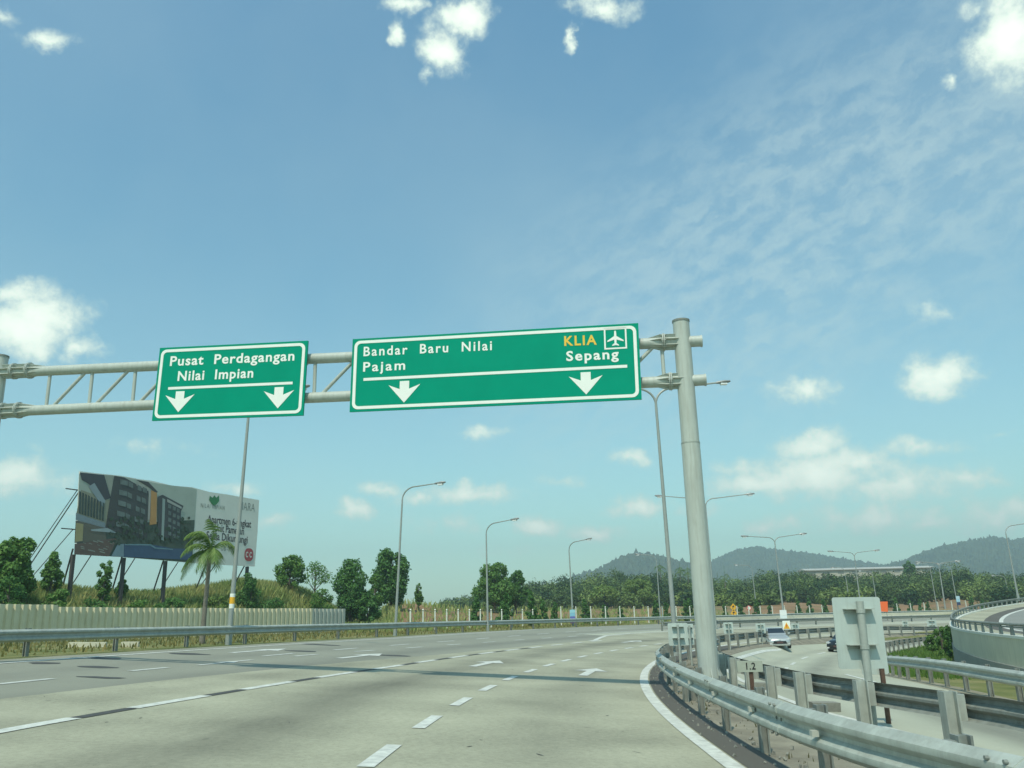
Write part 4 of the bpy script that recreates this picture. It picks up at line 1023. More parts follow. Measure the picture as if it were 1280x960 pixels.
# concrete blocks lying in the median
for i, (px, py, w, lb) in enumerate(((1030, 889, .62, 'broken concrete block in the median under the dark rail'), (945, 862, .6, 'flat grey concrete block under the kilometre marker'), (905, 880, .5, 'low concrete footing block by the gantry post'))):
    p = G(px, py, dz=0)
    b = MB(); b.prism([(-w / 2, -.15), (w / 2, -.13), (w / 2 - .02, .16), (-w / 2 + .04, .14)], (0, 0, -.1), Vector((1, 0, 0)), Vector((0, 1, 0)), (0, 0, .28)); o = b.build('concrete_block', M['concrete_block'], loc=p); o.rotation_euler = (0.03, .04, .15 - .2 * i); tag(o, lb, 'concrete block', 'concrete blocks in the median')
for px, py, w, lb in ((110, 808, 1.5, 'long pale concrete kerb piece lying on the verge under the left guardrail'), (163, 807.5, .7, 'short pale concrete piece on the verge beside the longer one')):
    p = G(px, py); b = MB(); b.prism([(-w / 2, -.14), (w / 2, -.12), (w / 2 - .03, .14), (-w / 2 + .05, .12)], (0, 0, -.05), Vector((1, 0, 0)), Vector((0, 1, 0)), (0, 0, .22)); o = b.build('kerb_piece', M['concrete'], loc=p); o.rotation_euler = (.02, .03, .1); tag(o, lb, 'kerb piece', 'kerb pieces on the verge')
# yellow diamond warning signs, red disc
p = at(917, 132); p.z = zt(p.x, p.y)
def zrow(px, py, Y): D = rays(px, py); return EYE + D.z / D.y * Y
t = thing('warning_sign', 'yellow double diamond warning sign by the distant guardrail', 'road sign', p); zb = p.z
b = MB(); b.tube([(0, .06, -.2), (0, .06, zrow(917, 757, 132) - zb + .3)], .05, 8); b.build('post', M['galv'], t)
for py in (759, 766.5):
    z = zrow(917, py, 132) - zb; b = MB(); b.prism([(0, -.55), (.5, 0), (0, .55), (-.5, 0)], (0, 0, z), Vector((1, 0, 0)), Vector((0, 0, 1)), (0, .02, 0)); pn = b.build('plate', M['yellow'], t)
    b = MB(); b.prism([(-.14, -.22), (-.04, -.22), (.0, .05), (.18, .02), (.05, .28), (-.2, .1), (-.1, .06)], (0, -.012, z), Vector((1, 0, 0)), Vector((0, 0, 1)), (0, .008, 0)); b.build('symbol', M['black'], pn)
p = at(936.5, 140); t = thing('no_entry_sign', 'small red and white round sign beside the yellow diamonds', 'road sign', p); z = zrow(936.5, 760, 140) - p.z
b = MB(); b.tube([(0, 0, z), (0, .02, z)], .38, 16); b.build('plate', M['red'], t)
b = MB(); b.tube([(0, -.012, z), (0, -.004, z)], .26, 16); b.build('face', M['sign_white'], t)
b = MB(); b.tube([(0, .05, -.2), (0, .05, z + .3)], .04, 6); b.build('post', M['galv'], t)
# works sign on a barrow board by the road behind the car
Yw = 78; p = at(981, Yw); p.z = zroad(*sr_of(p.x, p.y)); t = thing('works_sign', 'white board with a yellow triangle sign on the median behind the silver car', 'road sign', p)
zf_ = lambda py: zrow(981, py, Yw) - p.z
b = MB(); b.prism([(-.33, 0), (.33, 0), (.33, zf_(776) - zf_(787)), (-.33, zf_(776) - zf_(787))], (0, 0, zf_(787)), Vector((1, 0, 0)), Vector((0, 0, 1)), (0, .03, 0)); b.build('board', M['sign_white'], t)
b = MB(); b.prism([(-.27, 0), (.27, 0), (0, .55)], (0, -.02, zf_(786)), Vector((1, 0, 0)), Vector((0, 0, 1)), (0, .012, 0)); tri = b.build('triangle', M['yellow'], t)
b = MB(); b.prism([(-.03, .12), (.03, .12), (.04, .36), (-.04, .36)], (0, -.032, zf_(786)), Vector((1, 0, 0)), Vector((0, 0, 1)), (0, .008, 0)); b.build('symbol', M['red'], tri)
b = MB(); b.box((0, .0, (zf_(787) + zf_(791)) / 2), (.62, .04, .28)); b.build('lower_board', M['galv_dull'], t)
b = MB(); b.box((-.2, .05, zf_(787) / 2), (.05, .05, zf_(787) + .3)); b.box((.2, .05, zf_(787) / 2), (.05, .05, zf_(787) + .3)); b.build('leg', M['galv_dull'], t)
# banners on lamp posts
def banner(label, px, Y, y0, y1, w, cols, nm='lamp_banner'):
    p = at(px, Y); t = thing(nm, label, 'banner', p, 0, 'banners on lamp posts'); z0, z1 = zrow(px, y1, Y) - p.z, zrow(px, y0, Y) - p.z; n = len(cols)
    for i, c in enumerate(cols):
        za = z0 + (z1 - z0) * i / n; zb = z0 + (z1 - z0) * (i + 1) / n
        b = MB(); b.prism([(-w / 2, za), (w / 2, za + .03), (w / 2 * .96, zb - .002), (-w / 2 * .97, zb - .002)], (0, -.2, 0), Vector((1, 0, 0)), Vector((0, 0, 1)), (0, .02, 0)); b.build('cloth', c, t)
    b = MB(); b.box((0, -.15, z1 - .05), (w, .04, .04)); b.box((0, -.15, z0 + .05), (w, .04, .04)); b.build('bracket', M['galv_dull'], t)
ban = lambda n, c: mat(n, c, .7)
banner('tall blue and purple banner on the fourth left lamp post', 715.5, 92.6, 762, 779, .56, [ban('banner_purple', (.16, .05, .30)), ban('banner_violet', (.12, .14, .42)), ban('banner_blue', (.22, .48, .62)), ban('banner_cyan', (.30, .58, .66))])
banner('white banner on the double lamp post above the silver car', 978, 121.5, 762.5, 776, .95, [ban('banner_white', (.72, .78, .76)), ban('banner_pale', (.78, .80, .76))])
banner('pale blue and navy banner on a far lamp post beside the ramp', 1198, 171.5, 745, 756.5, .7, [ban('banner_navy', (.03, .05, .12)), ban('banner_sky', (.35, .58, .70)), ban('banner_sky_pale', (.45, .62, .70))])
# orange flag board
p = at(1104, 122); t = thing('orange_board', 'bright orange board standing right behind the large sign back', 'board', p); za, zb = zrow(1104, 765, 122) - p.z, zrow(1104, 752, 122) - p.z
b = MB(); b.prism([(-.75, za + .1), (.55, za), (.7, zb), (-.75, zb)], (0, 0, 0), Vector((1, 0, 0)), Vector((0, 0, 1)), (0, .03, 0)); b.build('panel', M['orange'], t)
b = MB(); b.box((-.4, .06, za / 2), (.06, .06, za + .6)); b.box((.4, .06, za / 2), (.06, .06, za + .6)); b.build('leg', M['galv_dull'], t)

# far concrete parapet along the dark road
for lb, sa, sb, rr, hh in (('low grey concrete barrier along the far dark road', 104, 170, lambda s: outer(s) - .65, .55),):
    b = MB(); ss = seq(sa, sb, 2); o0 = P3(sa, rr(sa)); nr_ = [Vector((xy(s, 0)[0] - CX, xy(s, 0)[1] - CY, 0)).normalized() for s in ss]
    b.sweep([P3(s, rr(s)) - o0 for s in ss], nr_, [(-.25, -.1), (-.12, hh * .4), (-.08, hh), (.08, hh), (.08, -.1)]); o = b.build('concrete_barrier', M['concrete'], loc=o0); tag(o, lb, 'barrier')

# ------------------------------------------------------------------ cars
def make_car(label, loc, rz, paint, plate=True):
    t = thing('car', label, 'car', loc, rz, 'cars on the opposite road')
    # front faces -Y. sections along y: (y, half width low, half width top, z low, z belt, z hood)
    sec = [(-2.08, .58, .52, .30, .52, .60), (-2.0, .76, .70, .22, .60, .72), (-1.75, .83, .78, .20, .70, .86), (-1.3, .85, .80, .20, .78, .95), (-.95, .85, .80, .20, .84, 1.0), (0, .85, .81, .20, .88, 1.0), (1.0, .85, .80, .20, .92, 1.02), (1.7, .83, .77, .24, .92, 1.03), (2.05, .74, .68, .32, .88, 1.0), (2.12, .62, .58, .40, .80, .92)]
    b = MB(); V = []; Fc = []; n = 10
    for (y, wl, wt, z0, z1, z2) in sec:
        ring = [(-wl * .9, z0), (-wl, z0 + .12), (-wl, z1 - .06), (-wt, z1 + .04), (-wt * .72, z2), (wt * .72, z2), (wt, z1 + .04), (wl, z1 - .06), (wl, z0 + .12), (wl * .9, z0)]
        V += [(x, y, z) for x, z in ring]
    for i in range(len(sec) - 1):
        for k in range(n): Fc.append((i * n + k, (i + 1) * n + k, (i + 1) * n + (k + 1) % n, i * n + (k + 1) % n))
    Fc += [tuple(range(n)), tuple((len(sec) - 1) * n + k for k in range(n))[::-1]]
    b.add(V, Fc); body = b.build('body', paint, t, smooth=True)
    cab = [(-.98, .74, .70, .96, .985), (-.25, .74, .56, .98, 1.44), (.35, .74, .56, .98, 1.48), (1.0, .74, .56, .98, 1.45), (1.75, .70, .62, .98, 1.04)]
    b = MB(); V = []; Fc = []
    for (y, wb, wt, zb, ztp) in cab: V += [(-wb, y, zb), (-wt, y, ztp), (wt, y, ztp), (wb, y, zb)]
    for i in range(4):
        for k in range(3): Fc.append((i * 4 + k, (i + 1) * 4 + k, (i + 1) * 4 + k + 1, i * 4 + k + 1))
    b.add(V, Fc); b.build('cabin', paint, t)
    gl_ = M.get('car_glass') or M.setdefault('car_glass', mat('car_glass', (.02, .03, .04), .08, 0, spec=.6))
    e = .012
    def quad(nm, pts, m=gl_, par=t): q = MB(); q.add(pts, [tuple(range(len(pts)))]); return q.build(nm, m, par)
    quad('windscreen', [(-.66, -.90 - e, 1.01 + e), (.66, -.90 - e, 1.01 + e), (.52, -.29 - e, 1.42 + e), (-.52, -.29 - e, 1.42 + e)])
    for sx in (-1, 1):
        quad('side_window', [(sx * .742, -.55, 1.03), (sx * .742, 1.2, 1.03), (sx * .60, .95, 1.39), (sx * .60, -.12, 1.39)])
    quad('rear_window', [(-.6, 1.66, 1.08), (.6, 1.66, 1.08), (.5, 1.08, 1.42), (-.5, 1.08, 1.42)])
    hl = M.get('headlight') or M.setdefault('headlight', mat('headlight', (.75, .78, .78), .1, .3))
    for sx in (-1, 1):
        b = MB(); b.prism([(.42, .60), (.74, .66), (.78, .78), (.62, .78), (.40, .69)] if sx > 0 else [(-.42, .60), (-.40, .69), (-.62, .78), (-.78, .78), (-.74, .66)], (0, -2.02, 0), Vector((1, 0, 0)), Vector((0, 0, 1)), (0, .22, 0)); b.build('headlight', hl, t)
        b = MB(); b.box((sx * .62, -2.03, .36), (.2, .1, .1)); b.build('fog_lamp', hl, t)
        b = MB(); b.prism([(sx * .86, 1.0), (sx * 1.02, 1.02), (sx * 1.02, 1.14), (sx * .88, 1.14)][::sx], (0, -.62, 0), Vector((1, 0, 0)), Vector((0, 0, 1)), (0, .12, 0)); b.build('mirror', paint, t)
        for y in (-1.32, 1.3):
            b = MB(); b.tube([(sx * .66, y, .31), (sx * .865, y, .31)], .31, 20); w_ = b.build('wheel', M['black'], t, smooth=True)
            b = MB(); b.tube([(sx * .868, y, .31), (sx * .874, y, .31)], .19, 12); b.build('rim', M['galv'], w_)
        b = MB(); b.box((sx * .66, 2.1, .84), (.22, .05, .16)); b.build('tail_light', M['red'], t)
    b = MB(); b.prism([(-.5, .36), (.5, .36), (.44, .56), (-.44, .56)], (0, -2.105, 0), Vector((1, 0, 0)), Vector((0, 0, 1)), (0, .06, 0)); b.build('grille', M['black'], t)
    b = MB(); b.box((0, -2.06, .30), (1.2, .12, .08)); b.build('bumper', paint, t)
    b = MB(); b.box((0, -2.12, .46), (.44, .02, .11)); b.build('number_plate', mat('number_plate', (.10, .05, .045), .5), t)
    b = MB(); b.box((0, -2.085, .645), (.16, .04, .06)); b.build('badge', hl, t)
    return t
silver = mat('silver_paint', (.52, .53, .50), .28, .55, coat=.5)
blackp = mat('black_paint', (.012, .014, .016), .25, .2, coat=.6)
zo = lambda x, y: zroad(*sr_of(x, y))
cpos = G(978, 811.0, zf=zo)
car_ = make_car('silver hatchback coming towards us on the opposite road', cpos + Vector((0, 1.5, .01)), math.atan2(cpos.x, cpos.y) * -1 + .16, silver); car_.scale = (.93, .93, .93)
cp2 = at(1054, 66); cp2.z = zo(cp2.x, cp2.y)
make_car('black car almost hidden behind the large sign back', cp2, -.72, blackp)

# ------------------------------------------------------------------ vegetation
def leaf_cloud(rng, blobs, n, size, flat=.6):
    """leaf quads spread through ellipsoid blobs; returns verts (N,4,3)"""
    vol = np.array([b[3] * b[4] * b[5] for b in blobs]) ** .75; pr = vol / vol.sum()
    idx = rng.choice(len(blobs), n, p=pr); B = np.array(blobs)[idx]
    d = rng.normal(size=(n, 3)); d /= np.linalg.norm(d, axis=1)[:, None]
    rad = rng.uniform(.35, 1.0, n) ** .5
    c = B[:, :3] + d * B[:, 3:6] * (rad * rng.uniform(.8, 1.12, n))[:, None]
    nrm = d * .8 + rng.normal(size=(n, 3)) * flat; nrm[:, 2] += .35; nrm /= np.linalg.norm(nrm, axis=1)[:, None]
    a = np.cross(nrm, rng.normal(size=(n, 3))); a /= np.linalg.norm(a, axis=1)[:, None]; b = np.cross(nrm, a)
    s = size * rng.uniform(.55, 1.3, n)[:, None]
    return np.stack([c - a * s * .5, c + b * s * .28, c + a * s * .5, c - b * s * .28], axis=1)
def quads_object(name, Q, m, parent=None, loc=None, tone=None):
    n = len(Q); me = bpy.data.meshes.new(name)
    me.vertices.add(n * 4); me.vertices.foreach_set('co', Q.reshape(-1).astype(np.float32))
    me.loops.add(n * 4); me.loops.foreach_set('vertex_index', np.arange(n * 4, dtype=np.int32))
    me.polygons.add(n); me.polygons.foreach_set('loop_start', np.arange(0, n * 4, 4, dtype=np.int32))
    try: me.polygons.foreach_set('loop_total', np.full(n, 4, dtype=np.int32))
    except Exception: pass
    if tone is not None: me.attributes.new('tone', 'FLOAT', 'FACE').data.foreach_set('value', np.asarray(tone, dtype=np.float32))
    me.materials.append(m); me.update(calc_edges=True); me.validate()
    o = bpy.data.objects.new(name, me); COL.objects.link(o)
    if parent: o.parent = parent
    if loc is not None: o.location = loc
    return o
def make_tree(name, label, base, H, W, seed, leaf='leaf_mid', shape='round', n=2600, size=.34, trunk=.25, group=None, cat='tree', blobs_n=14):
    rng = np.random.default_rng(seed); t = thing(name, label, cat, base, rng.uniform(0, 6), group)
    th = H * trunk; blobs = []; limbs = []
    for k in range(blobs_n):
        f = (k + .5) / blobs_n; z = th + (H - th) * (.12 + .80 * f)
        if shape == 'round': wr = math.sin(math.pi * min(1, .16 + .80 * f)) ** .7
        elif shape == 'cone': wr = (1 - f) ** .8 * .95 + .1
        elif shape == 'column': wr = math.sin(math.pi * (.12 + .82 * f)) ** .45
        else: wr = math.sin(math.pi * min(1, .3 + .62 * f)) ** .8
        a = k * 2.4 + rng.uniform(-.5, .5); rr = W / 2 * wr * rng.uniform(.35, .68)
        x, y = rr * math.cos(a), rr * math.sin(a); q = W * rng.uniform(.12, .25) * (.55 + .45 * wr)
        blobs.append((x, y, z, q, q, q * rng.uniform(.65, .95) * min(1.5, max(.8, (H - th) / W)))); limbs.append((x, y, z))
    b = MB(); r0 = max(.05, H * .022)
    b.tube([(0, 0, -.3), (.03 * H * rng.uniform(-1, 1), .0, H * .3), (.03 * H * rng.uniform(-1, 1), .02 * H, H * .62), (0, 0, H * .9)], [r0 * 1.25, r0, r0 * .6, r0 * .15], 8)
    for (x, y, z) in limbs[::1]:
        z0 = max(th * .7, z - math.hypot(x, y) * 1.1 - .3); b.tube([(0, 0, z0), (x * .5, y * .5, (z0 + z) / 2 + .1), (x, y, z)], [r0 * .45, r0 * .3, r0 * .1], 5)
    b.build('trunk', M['bark'], t, smooth=True)
    quads_object('crown', leaf_cloud(rng, blobs, int(n * 1.9), size * .74), M[leaf], t)
    return t
def at_r(px, r):
    """ground on bearing px at distance r from the bend's centre line"""
    a, b = 20, 160
    for _ in range(40):
        m = (a + b) / 2; q = at(px, m)
        if sr_of(q.x, q.y)[1] < r: a = m
        else: b = m
    return at(px, b)
def tree_px(name, label, px, Y, ytop, wpx, seed, r=None, **k):
    p = at_r(px, r) if r else at(px, Y); Y = p.y; H = zrow(px, ytop, Y) - p.z; W = wpx * Y / F
    return make_tree(name, label, p, max(.6, H), W, seed, **k)
TG = 'trees on the bank'
tree_px('tree', 'bushy dark tree at the left edge of the bank', 8, 60, 668, 70, 1, r=39.5, leaf='leaf_mid', shape='round', n=3600, trunk=.08, group=TG, size=.36)
tree_px('tree', 'small upright tree left of the billboard', 57, 61, 690, 36, 2, r=41, leaf='leaf_mid', shape='cone', n=1300, trunk=.1, group=TG, size=.30)
tree_px('tree', 'small young tree under the left part of the billboard', 125, 58, 698, 24, 3, r=40, leaf='leaf_mid', shape='column', n=900, trunk=.1, group=TG, size=.27)
tree_px('tree', 'dark upright tree just right of the billboard', 360, 72, 692, 44, 4, r=42, leaf='leaf_mid', shape='round', n=2000, trunk=.08, group=TG, size=.34)
tree_px('tree', 'thin sparse tree with see-through crown between two denser trees', 392, 74, 703, 50, 5, r=44, leaf='leaf_mid', shape='umb', n=520, trunk=.35, group=TG, size=.3)
tree_px('tree', 'large dark tree standing behind the end of the hoarding', 437, 82, 696, 58, 6, r=37.5, leaf='leaf_dark', shape='round', n=4200, trunk=.04, group=TG, size=.38)
tree_px('tree', 'low dark bushy tree at the foot of the large one by the hoarding end', 459, 80, 742, 40, 26, r=35.5, leaf='leaf_dark', shape='round', n=2200, trunk=.03, group=TG, size=.34)
tree_px('tree', 'tall rounded very dark tree behind the second lamp post', 488, 100, 685, 52, 7, leaf='leaf_dark', shape='column', n=5200, trunk=.06, group=TG, size=.42, blobs_n=22)
tree_px('tree', 'smaller lighter tree leaning on the tall rounded dark tree', 469, 96, 714, 26, 8, leaf='leaf_mid', shape='round', n=1500, trunk=.1, group=TG, size=.36)
tree_px('tree', 'small lone slender tree on the red soil bank', 523, 104, 728, 13, 9, leaf='leaf_mid', shape='column', n=420, trunk=.12, group=TG, size=.4)
tree_px('tree', 'wide leafy tree behind the third lamp post', 618, 118, 704, 66, 10, leaf='leaf_mid', shape='round', n=4200, trunk=.06, group=TG, size=.5)
tree_px('tree', 'dark tree adjoining the right side of the wide leafy tree', 645, 122, 712, 40, 11, leaf='leaf_dark', shape='round', n=2400, trunk=.06, group=TG, size=.5)
tree_px('tree', 'light green rounded tree at the front of the wood', 757, 185, 731, 42, 12, leaf='leaf_light', shape='round', n=2600, trunk=.05, group='trees in front of the wood', size=.7)
tree_px('tree', 'taller light green tree right of the rounded one before the wood', 800, 190, 724, 50, 13, leaf='leaf_light', shape='round', n=3000, trunk=.05, group='trees in front of the wood', size=.7)
tree_px('tree', 'dark tall tree standing above the wood beside the pale building', 1143, 300, 700, 18, 14, leaf='leaf_dark', shape='column', n=700, trunk=.2, group='trees in front of the wood', size=1.1)
# shrubs on the bank
def shrub(label, px, Y, wpx, h, seed, leaf): 
    p = at_r(px, Y); Y = p.y; return make_tree('shrub', label, p, h * 1.4, wpx * Y / F * 1.1, seed, leaf=leaf, shape='round', n=1300, size=.26, trunk=.02, group='shrubs on the bank', cat='shrub', blobs_n=8)
shrub('dark shrub below the right end of the billboard', 312, 38.5, 34, 2.6, 31, 'leaf_dark')
shrub('low dark shrub behind the hoarding at the left edge of the picture', 6, 37.5, 60, 2.4, 32, 'leaf_dark')
shrub('low spreading shrub behind the hoarding under the left billboard post', 66, 37.2, 46, 2.0, 33, 'leaf_mid')
shrub('green shrub behind the hoarding midway between the first two billboard posts', 118, 37.0, 60, 1.7, 34, 'leaf_dark')
shrub('wide olive shrub behind the hoarding under the second billboard post', 168, 37.2, 56, 1.6, 39, 'leaf_mid')
shrub('dark shrub behind the hoarding just left of the palm trunk', 214, 37.0, 52, 1.8, 40, 'leaf_dark')
shrub('pale bush behind the hoarding between the palm trunk and the lamp post', 272, 37.6, 38, 1.7, 35, 'leaf_light')
shrub('round bush at the right shoulder of the bank', 402, 38.5, 44, 2.2, 36, 'leaf_mid')
shrub('dark round bush just above the hoarding right of the orange banded lamp', 344, 37.2, 50, 1.7, 37, 'leaf_dark')
shrub('feathery small shrub on the bank top under the billboard', 148, 41.0, 18, 1.3, 38, 'leaf_mid')
# young conifers along the far fence
rng = np.random.default_rng(5)
proto = []
for k in range(3):
    t = make_tree('young_conifer', 'young dark conifer planted along the far fence line', at(640, 100), 2.6, 1.4, 60 + k, leaf='leaf_dark', shape='cone', n=520, trunk=.05, group='young conifers along the far fence', cat='conifer', size=.34, blobs_n=10); proto.append(t)
row = [596, 628, 634, 664, 679, 694, 731, 735, 756, 775, 820, 833, 857, 862, 906, 925, 946, 962, 998, 1012, 1030, 1120, 1138, 1150, 1160, 1215, 1228]
for i, px in enumerate(row):
    c = proto[i] if i < 3 else copy_tree(proto[i % 3])
    Y = interp([(590, 84), (660, 92), (760, 108), (860, 122), (950, 136), (1060, 152), (1300, 175)], px) + rng.uniform(-1, 2)
    c.location = at(px, Y); sc = rng.uniform(.75, 1.25); c.scale = (sc, sc, sc * rng.uniform(.9, 1.2)); c.rotation_euler = (0, 0, rng.uniform(0, 6))

# palm tree
def make_palm(label, base, H, seed, crown=1.9, nf=13, group=None, trunk_r=.11, wind=(.0, 0), n_leaf=34):
    rng = np.random.default_rng(seed); t = thing('palm_tree', label, 'palm tree', base, 0, group)
    b = MB(); pts = [(0, 0, -.2), (.02, 0, H * .3), (.06, 0, H * .65), (.10, 0, H)]; b.tube(pts, [trunk_r * 1.35, trunk_r, trunk_r * .9, trunk_r * .8], 10); b.build('trunk', M['palm_trunk'], t, smooth=True)
    b = MB(); b.tube([(.10, 0, H - .02), (.11, 0, H + .5)], [trunk_r * .85, trunk_r * .5], 8); b.build('crownshaft', M['palm_leaf'], t, smooth=True)
    for k in range(nf):
        a = k * 2.4 + rng.uniform(-.3, .3); el = R_(rng.uniform(5, 80)) if k > 3 else R_(75 + 5 * k); L = crown * rng.uniform(.8, 1.1)
        d = Vector((math.cos(a), math.sin(a), 0)); p = Vector((.11, 0, H + .4)); v = d * math.cos(el) + Vector((0, 0, math.sin(el))); fb = MB(); sp_ = [p.copy()]
        for i in range(14):
            v = (v + Vector((wind[0], wind[1], -.145 - .03 * i * .5)) * (L / 1.9) * .9).normalized(); p = p + v * (L / 14); sp_.append(p.copy())
        fb.tube(sp_, [.022 * (1 - i / 16) for i in range(15)], 4)
        for i in range(1, n_leaf):
            f = i / n_leaf; x = f * 14; j = min(13, int(x)); q = sp_[j].lerp(sp_[j + 1], x - j); tg = (sp_[j + 1] - sp_[j]).normalized()
            sd = tg.cross(Vector((0, 0, 1)) if abs(tg.z) < .95 else Vector((1, 0, 0))).normalized()
            ln = .52 * crown / 1.9 * math.sin(math.pi * (.12 + .85 * f)) ** .6 * rng.uniform(.85, 1.1)
            for sg in (1, -1):
                dr = (sd * sg * .8 + tg * .55 + Vector((0, 0, -.35 - .3 * rng.uniform()))).normalized(); wv = tg * .022 * crown / 1.9
                m_ = q + dr * ln * .5 + Vector((0, 0, -.02)); e = q + dr * ln + Vector((0, 0, -ln * .22))
                fb.add([q - wv, q + wv, m_ + wv, e, m_ - wv], [(0, 1, 2, 3, 4)])
        fb.build('frond', M['palm_leaf'], t)
    return t
pp = at(254, 42); Hh = zrow(264, 699, 42) - pp.z
make_palm('feathery palm tree standing before the hoarding and the billboard', pp, Hh, 3, crown=2.0, nf=12, wind=(-.06, 0))
for i, (px, Y, yt, lb) in enumerate(((828, 250, 709, 'distant palm rising left in the wood behind the tall lamp'), (853, 250, 712, 'distant palm at the wood edge left of the gantry post'), (863, 262, 713, 'distant palm close to the gantry post over the wood'), (909, 230, 721, 'large distant palm right of the gantry post'), (900, 255, 726, 'lower distant palm touching the gantry post on its right'), (925, 262, 727, 'distant palm in the dip of the wood right of the largest palm'))):
    p = at(px, Y); H = zrow(px, yt, Y) - p.z - 1.2
    make_palm(lb, p, H, 20 + i, crown=3.6, nf=11, group='distant palms over the wood', trunk_r=.16, n_leaf=12)

# wood on the mid hill: one mass of crowns
def build_forest():
    rng = np.random.default_rng(11); Qs = []; tones = []; trunks = MB(); hlist = []
    for row_, (Y0, frac, n) in enumerate(((295, 1.0, 100), (270, .93, 90), (245, .82, 85), (222, .70, 78), (200, .55, 66), (182, .42, 46))):
        for i in range(n):
            px = 545 + (1395 - 545) * (i + rng.uniform(-.4, .4)) / n; Y = Y0 + rng.uniform(-10, 10)
            if row_ >= 4 and rng.uniform() < .35: continue
            if px < 600 and row_ > 2: continue
            py = interp(SIL, px); yh = 765 - (px - 640) * .0253; y_top = yh - (yh - py) * frac * rng.uniform(.74, 1.06)
            p = at(px, Y); zt_ = zrow(px, y_top, Y); H = min(15, max(2.5, zt_ - p.z)); base = Vector((p.x, p.y, zt_ - H))
            if zt_ - p.z < 1.2: continue
            base.z = max(base.z, p.z) if zt_ - H > p.z else p.z
            W = rng.uniform(4.5, 12.5) * min(1, H / 7 + .2); nb = int(rng.integers(7, 13)); blobs = []
            for k in range(nb):
                f = (k + .5) / nb; a = k * 2.4 + rng.uniform(0, 1); wr = math.sin(math.pi * (.18 + .74 * f)) ** .7; rr = W / 2 * wr * rng.uniform(.3, .65); q = W * rng.uniform(.16, .26)
                blobs.append((p.x + rr * math.cos(a), p.y + rr * math.sin(a), zt_ - H + H * (.18 + .74 * f), q, q, q * 1.0))
            q_ = leaf_cloud(rng, blobs, int(420 + 75 * W), .62); Qs.append(q_); tones.append(np.full(len(q_), min(1, max(0, rng.normal(.34 + .2 * (row_ > 3), .36)))) + rng.normal(0, .10, len(q_)))
            if row_ > 2: trunks.tube([(p.x, p.y, p.z - .3), (p.x, p.y, zt_ - H * .3)], [.18, .08], 4)
    Q = np.concatenate(Qs); o = quads_object('wood', Q, M['leaf_forest'], tone=np.concatenate(tones)); tag(o, 'dark mixed wood covering the low hill', 'wood', kind='stuff')
    tr = trunks.build('trunks', M['bark'], o)
    tr['kind'] = 'stuff'
build_forest()

# long pale building behind the wood
pB = at(1090, 322); zb_ = zrow(1090, 719, 322)
t = thing('long_building', 'long low pale building showing above the wood', 'building', (pB.x, pB.y, zb_ - 4))
xa, xb = at(1012, 322).x - pB.x, at(1172, 322).x - pB.x
hB = zrow(1090, 711.5, 322) - zb_ + 4
b = MB(); b.box(((xa + xb) / 2, 4, hB / 2), (xb - xa, 8, hB)); b.build('wall', mat('pale_wall', (.50, .48, .38), .8, noise=(.15, .2)), t)
b = MB(); b.prism([(-.6, hB - .02), (8.6, hB - .02), (8.6, hB + .25), (4, hB + .9), (-.6, hB + .25)], (xa - .5, 0, 0), Vector((0, 1, 0)), Vector((0, 0, 1)), (xb - xa + 1, 0, 0)); b.build('roof', mat('pale_roof', (.42, .42, .38), .6), t)
for k in range(9):
    x_ = xa + (xb - xa) * (k + .5) / 9; b = MB(); b.box((x_, -.02, hB - 1.0), (2.2, .06, .7)); b.build('window', M['galv_dull'], t)

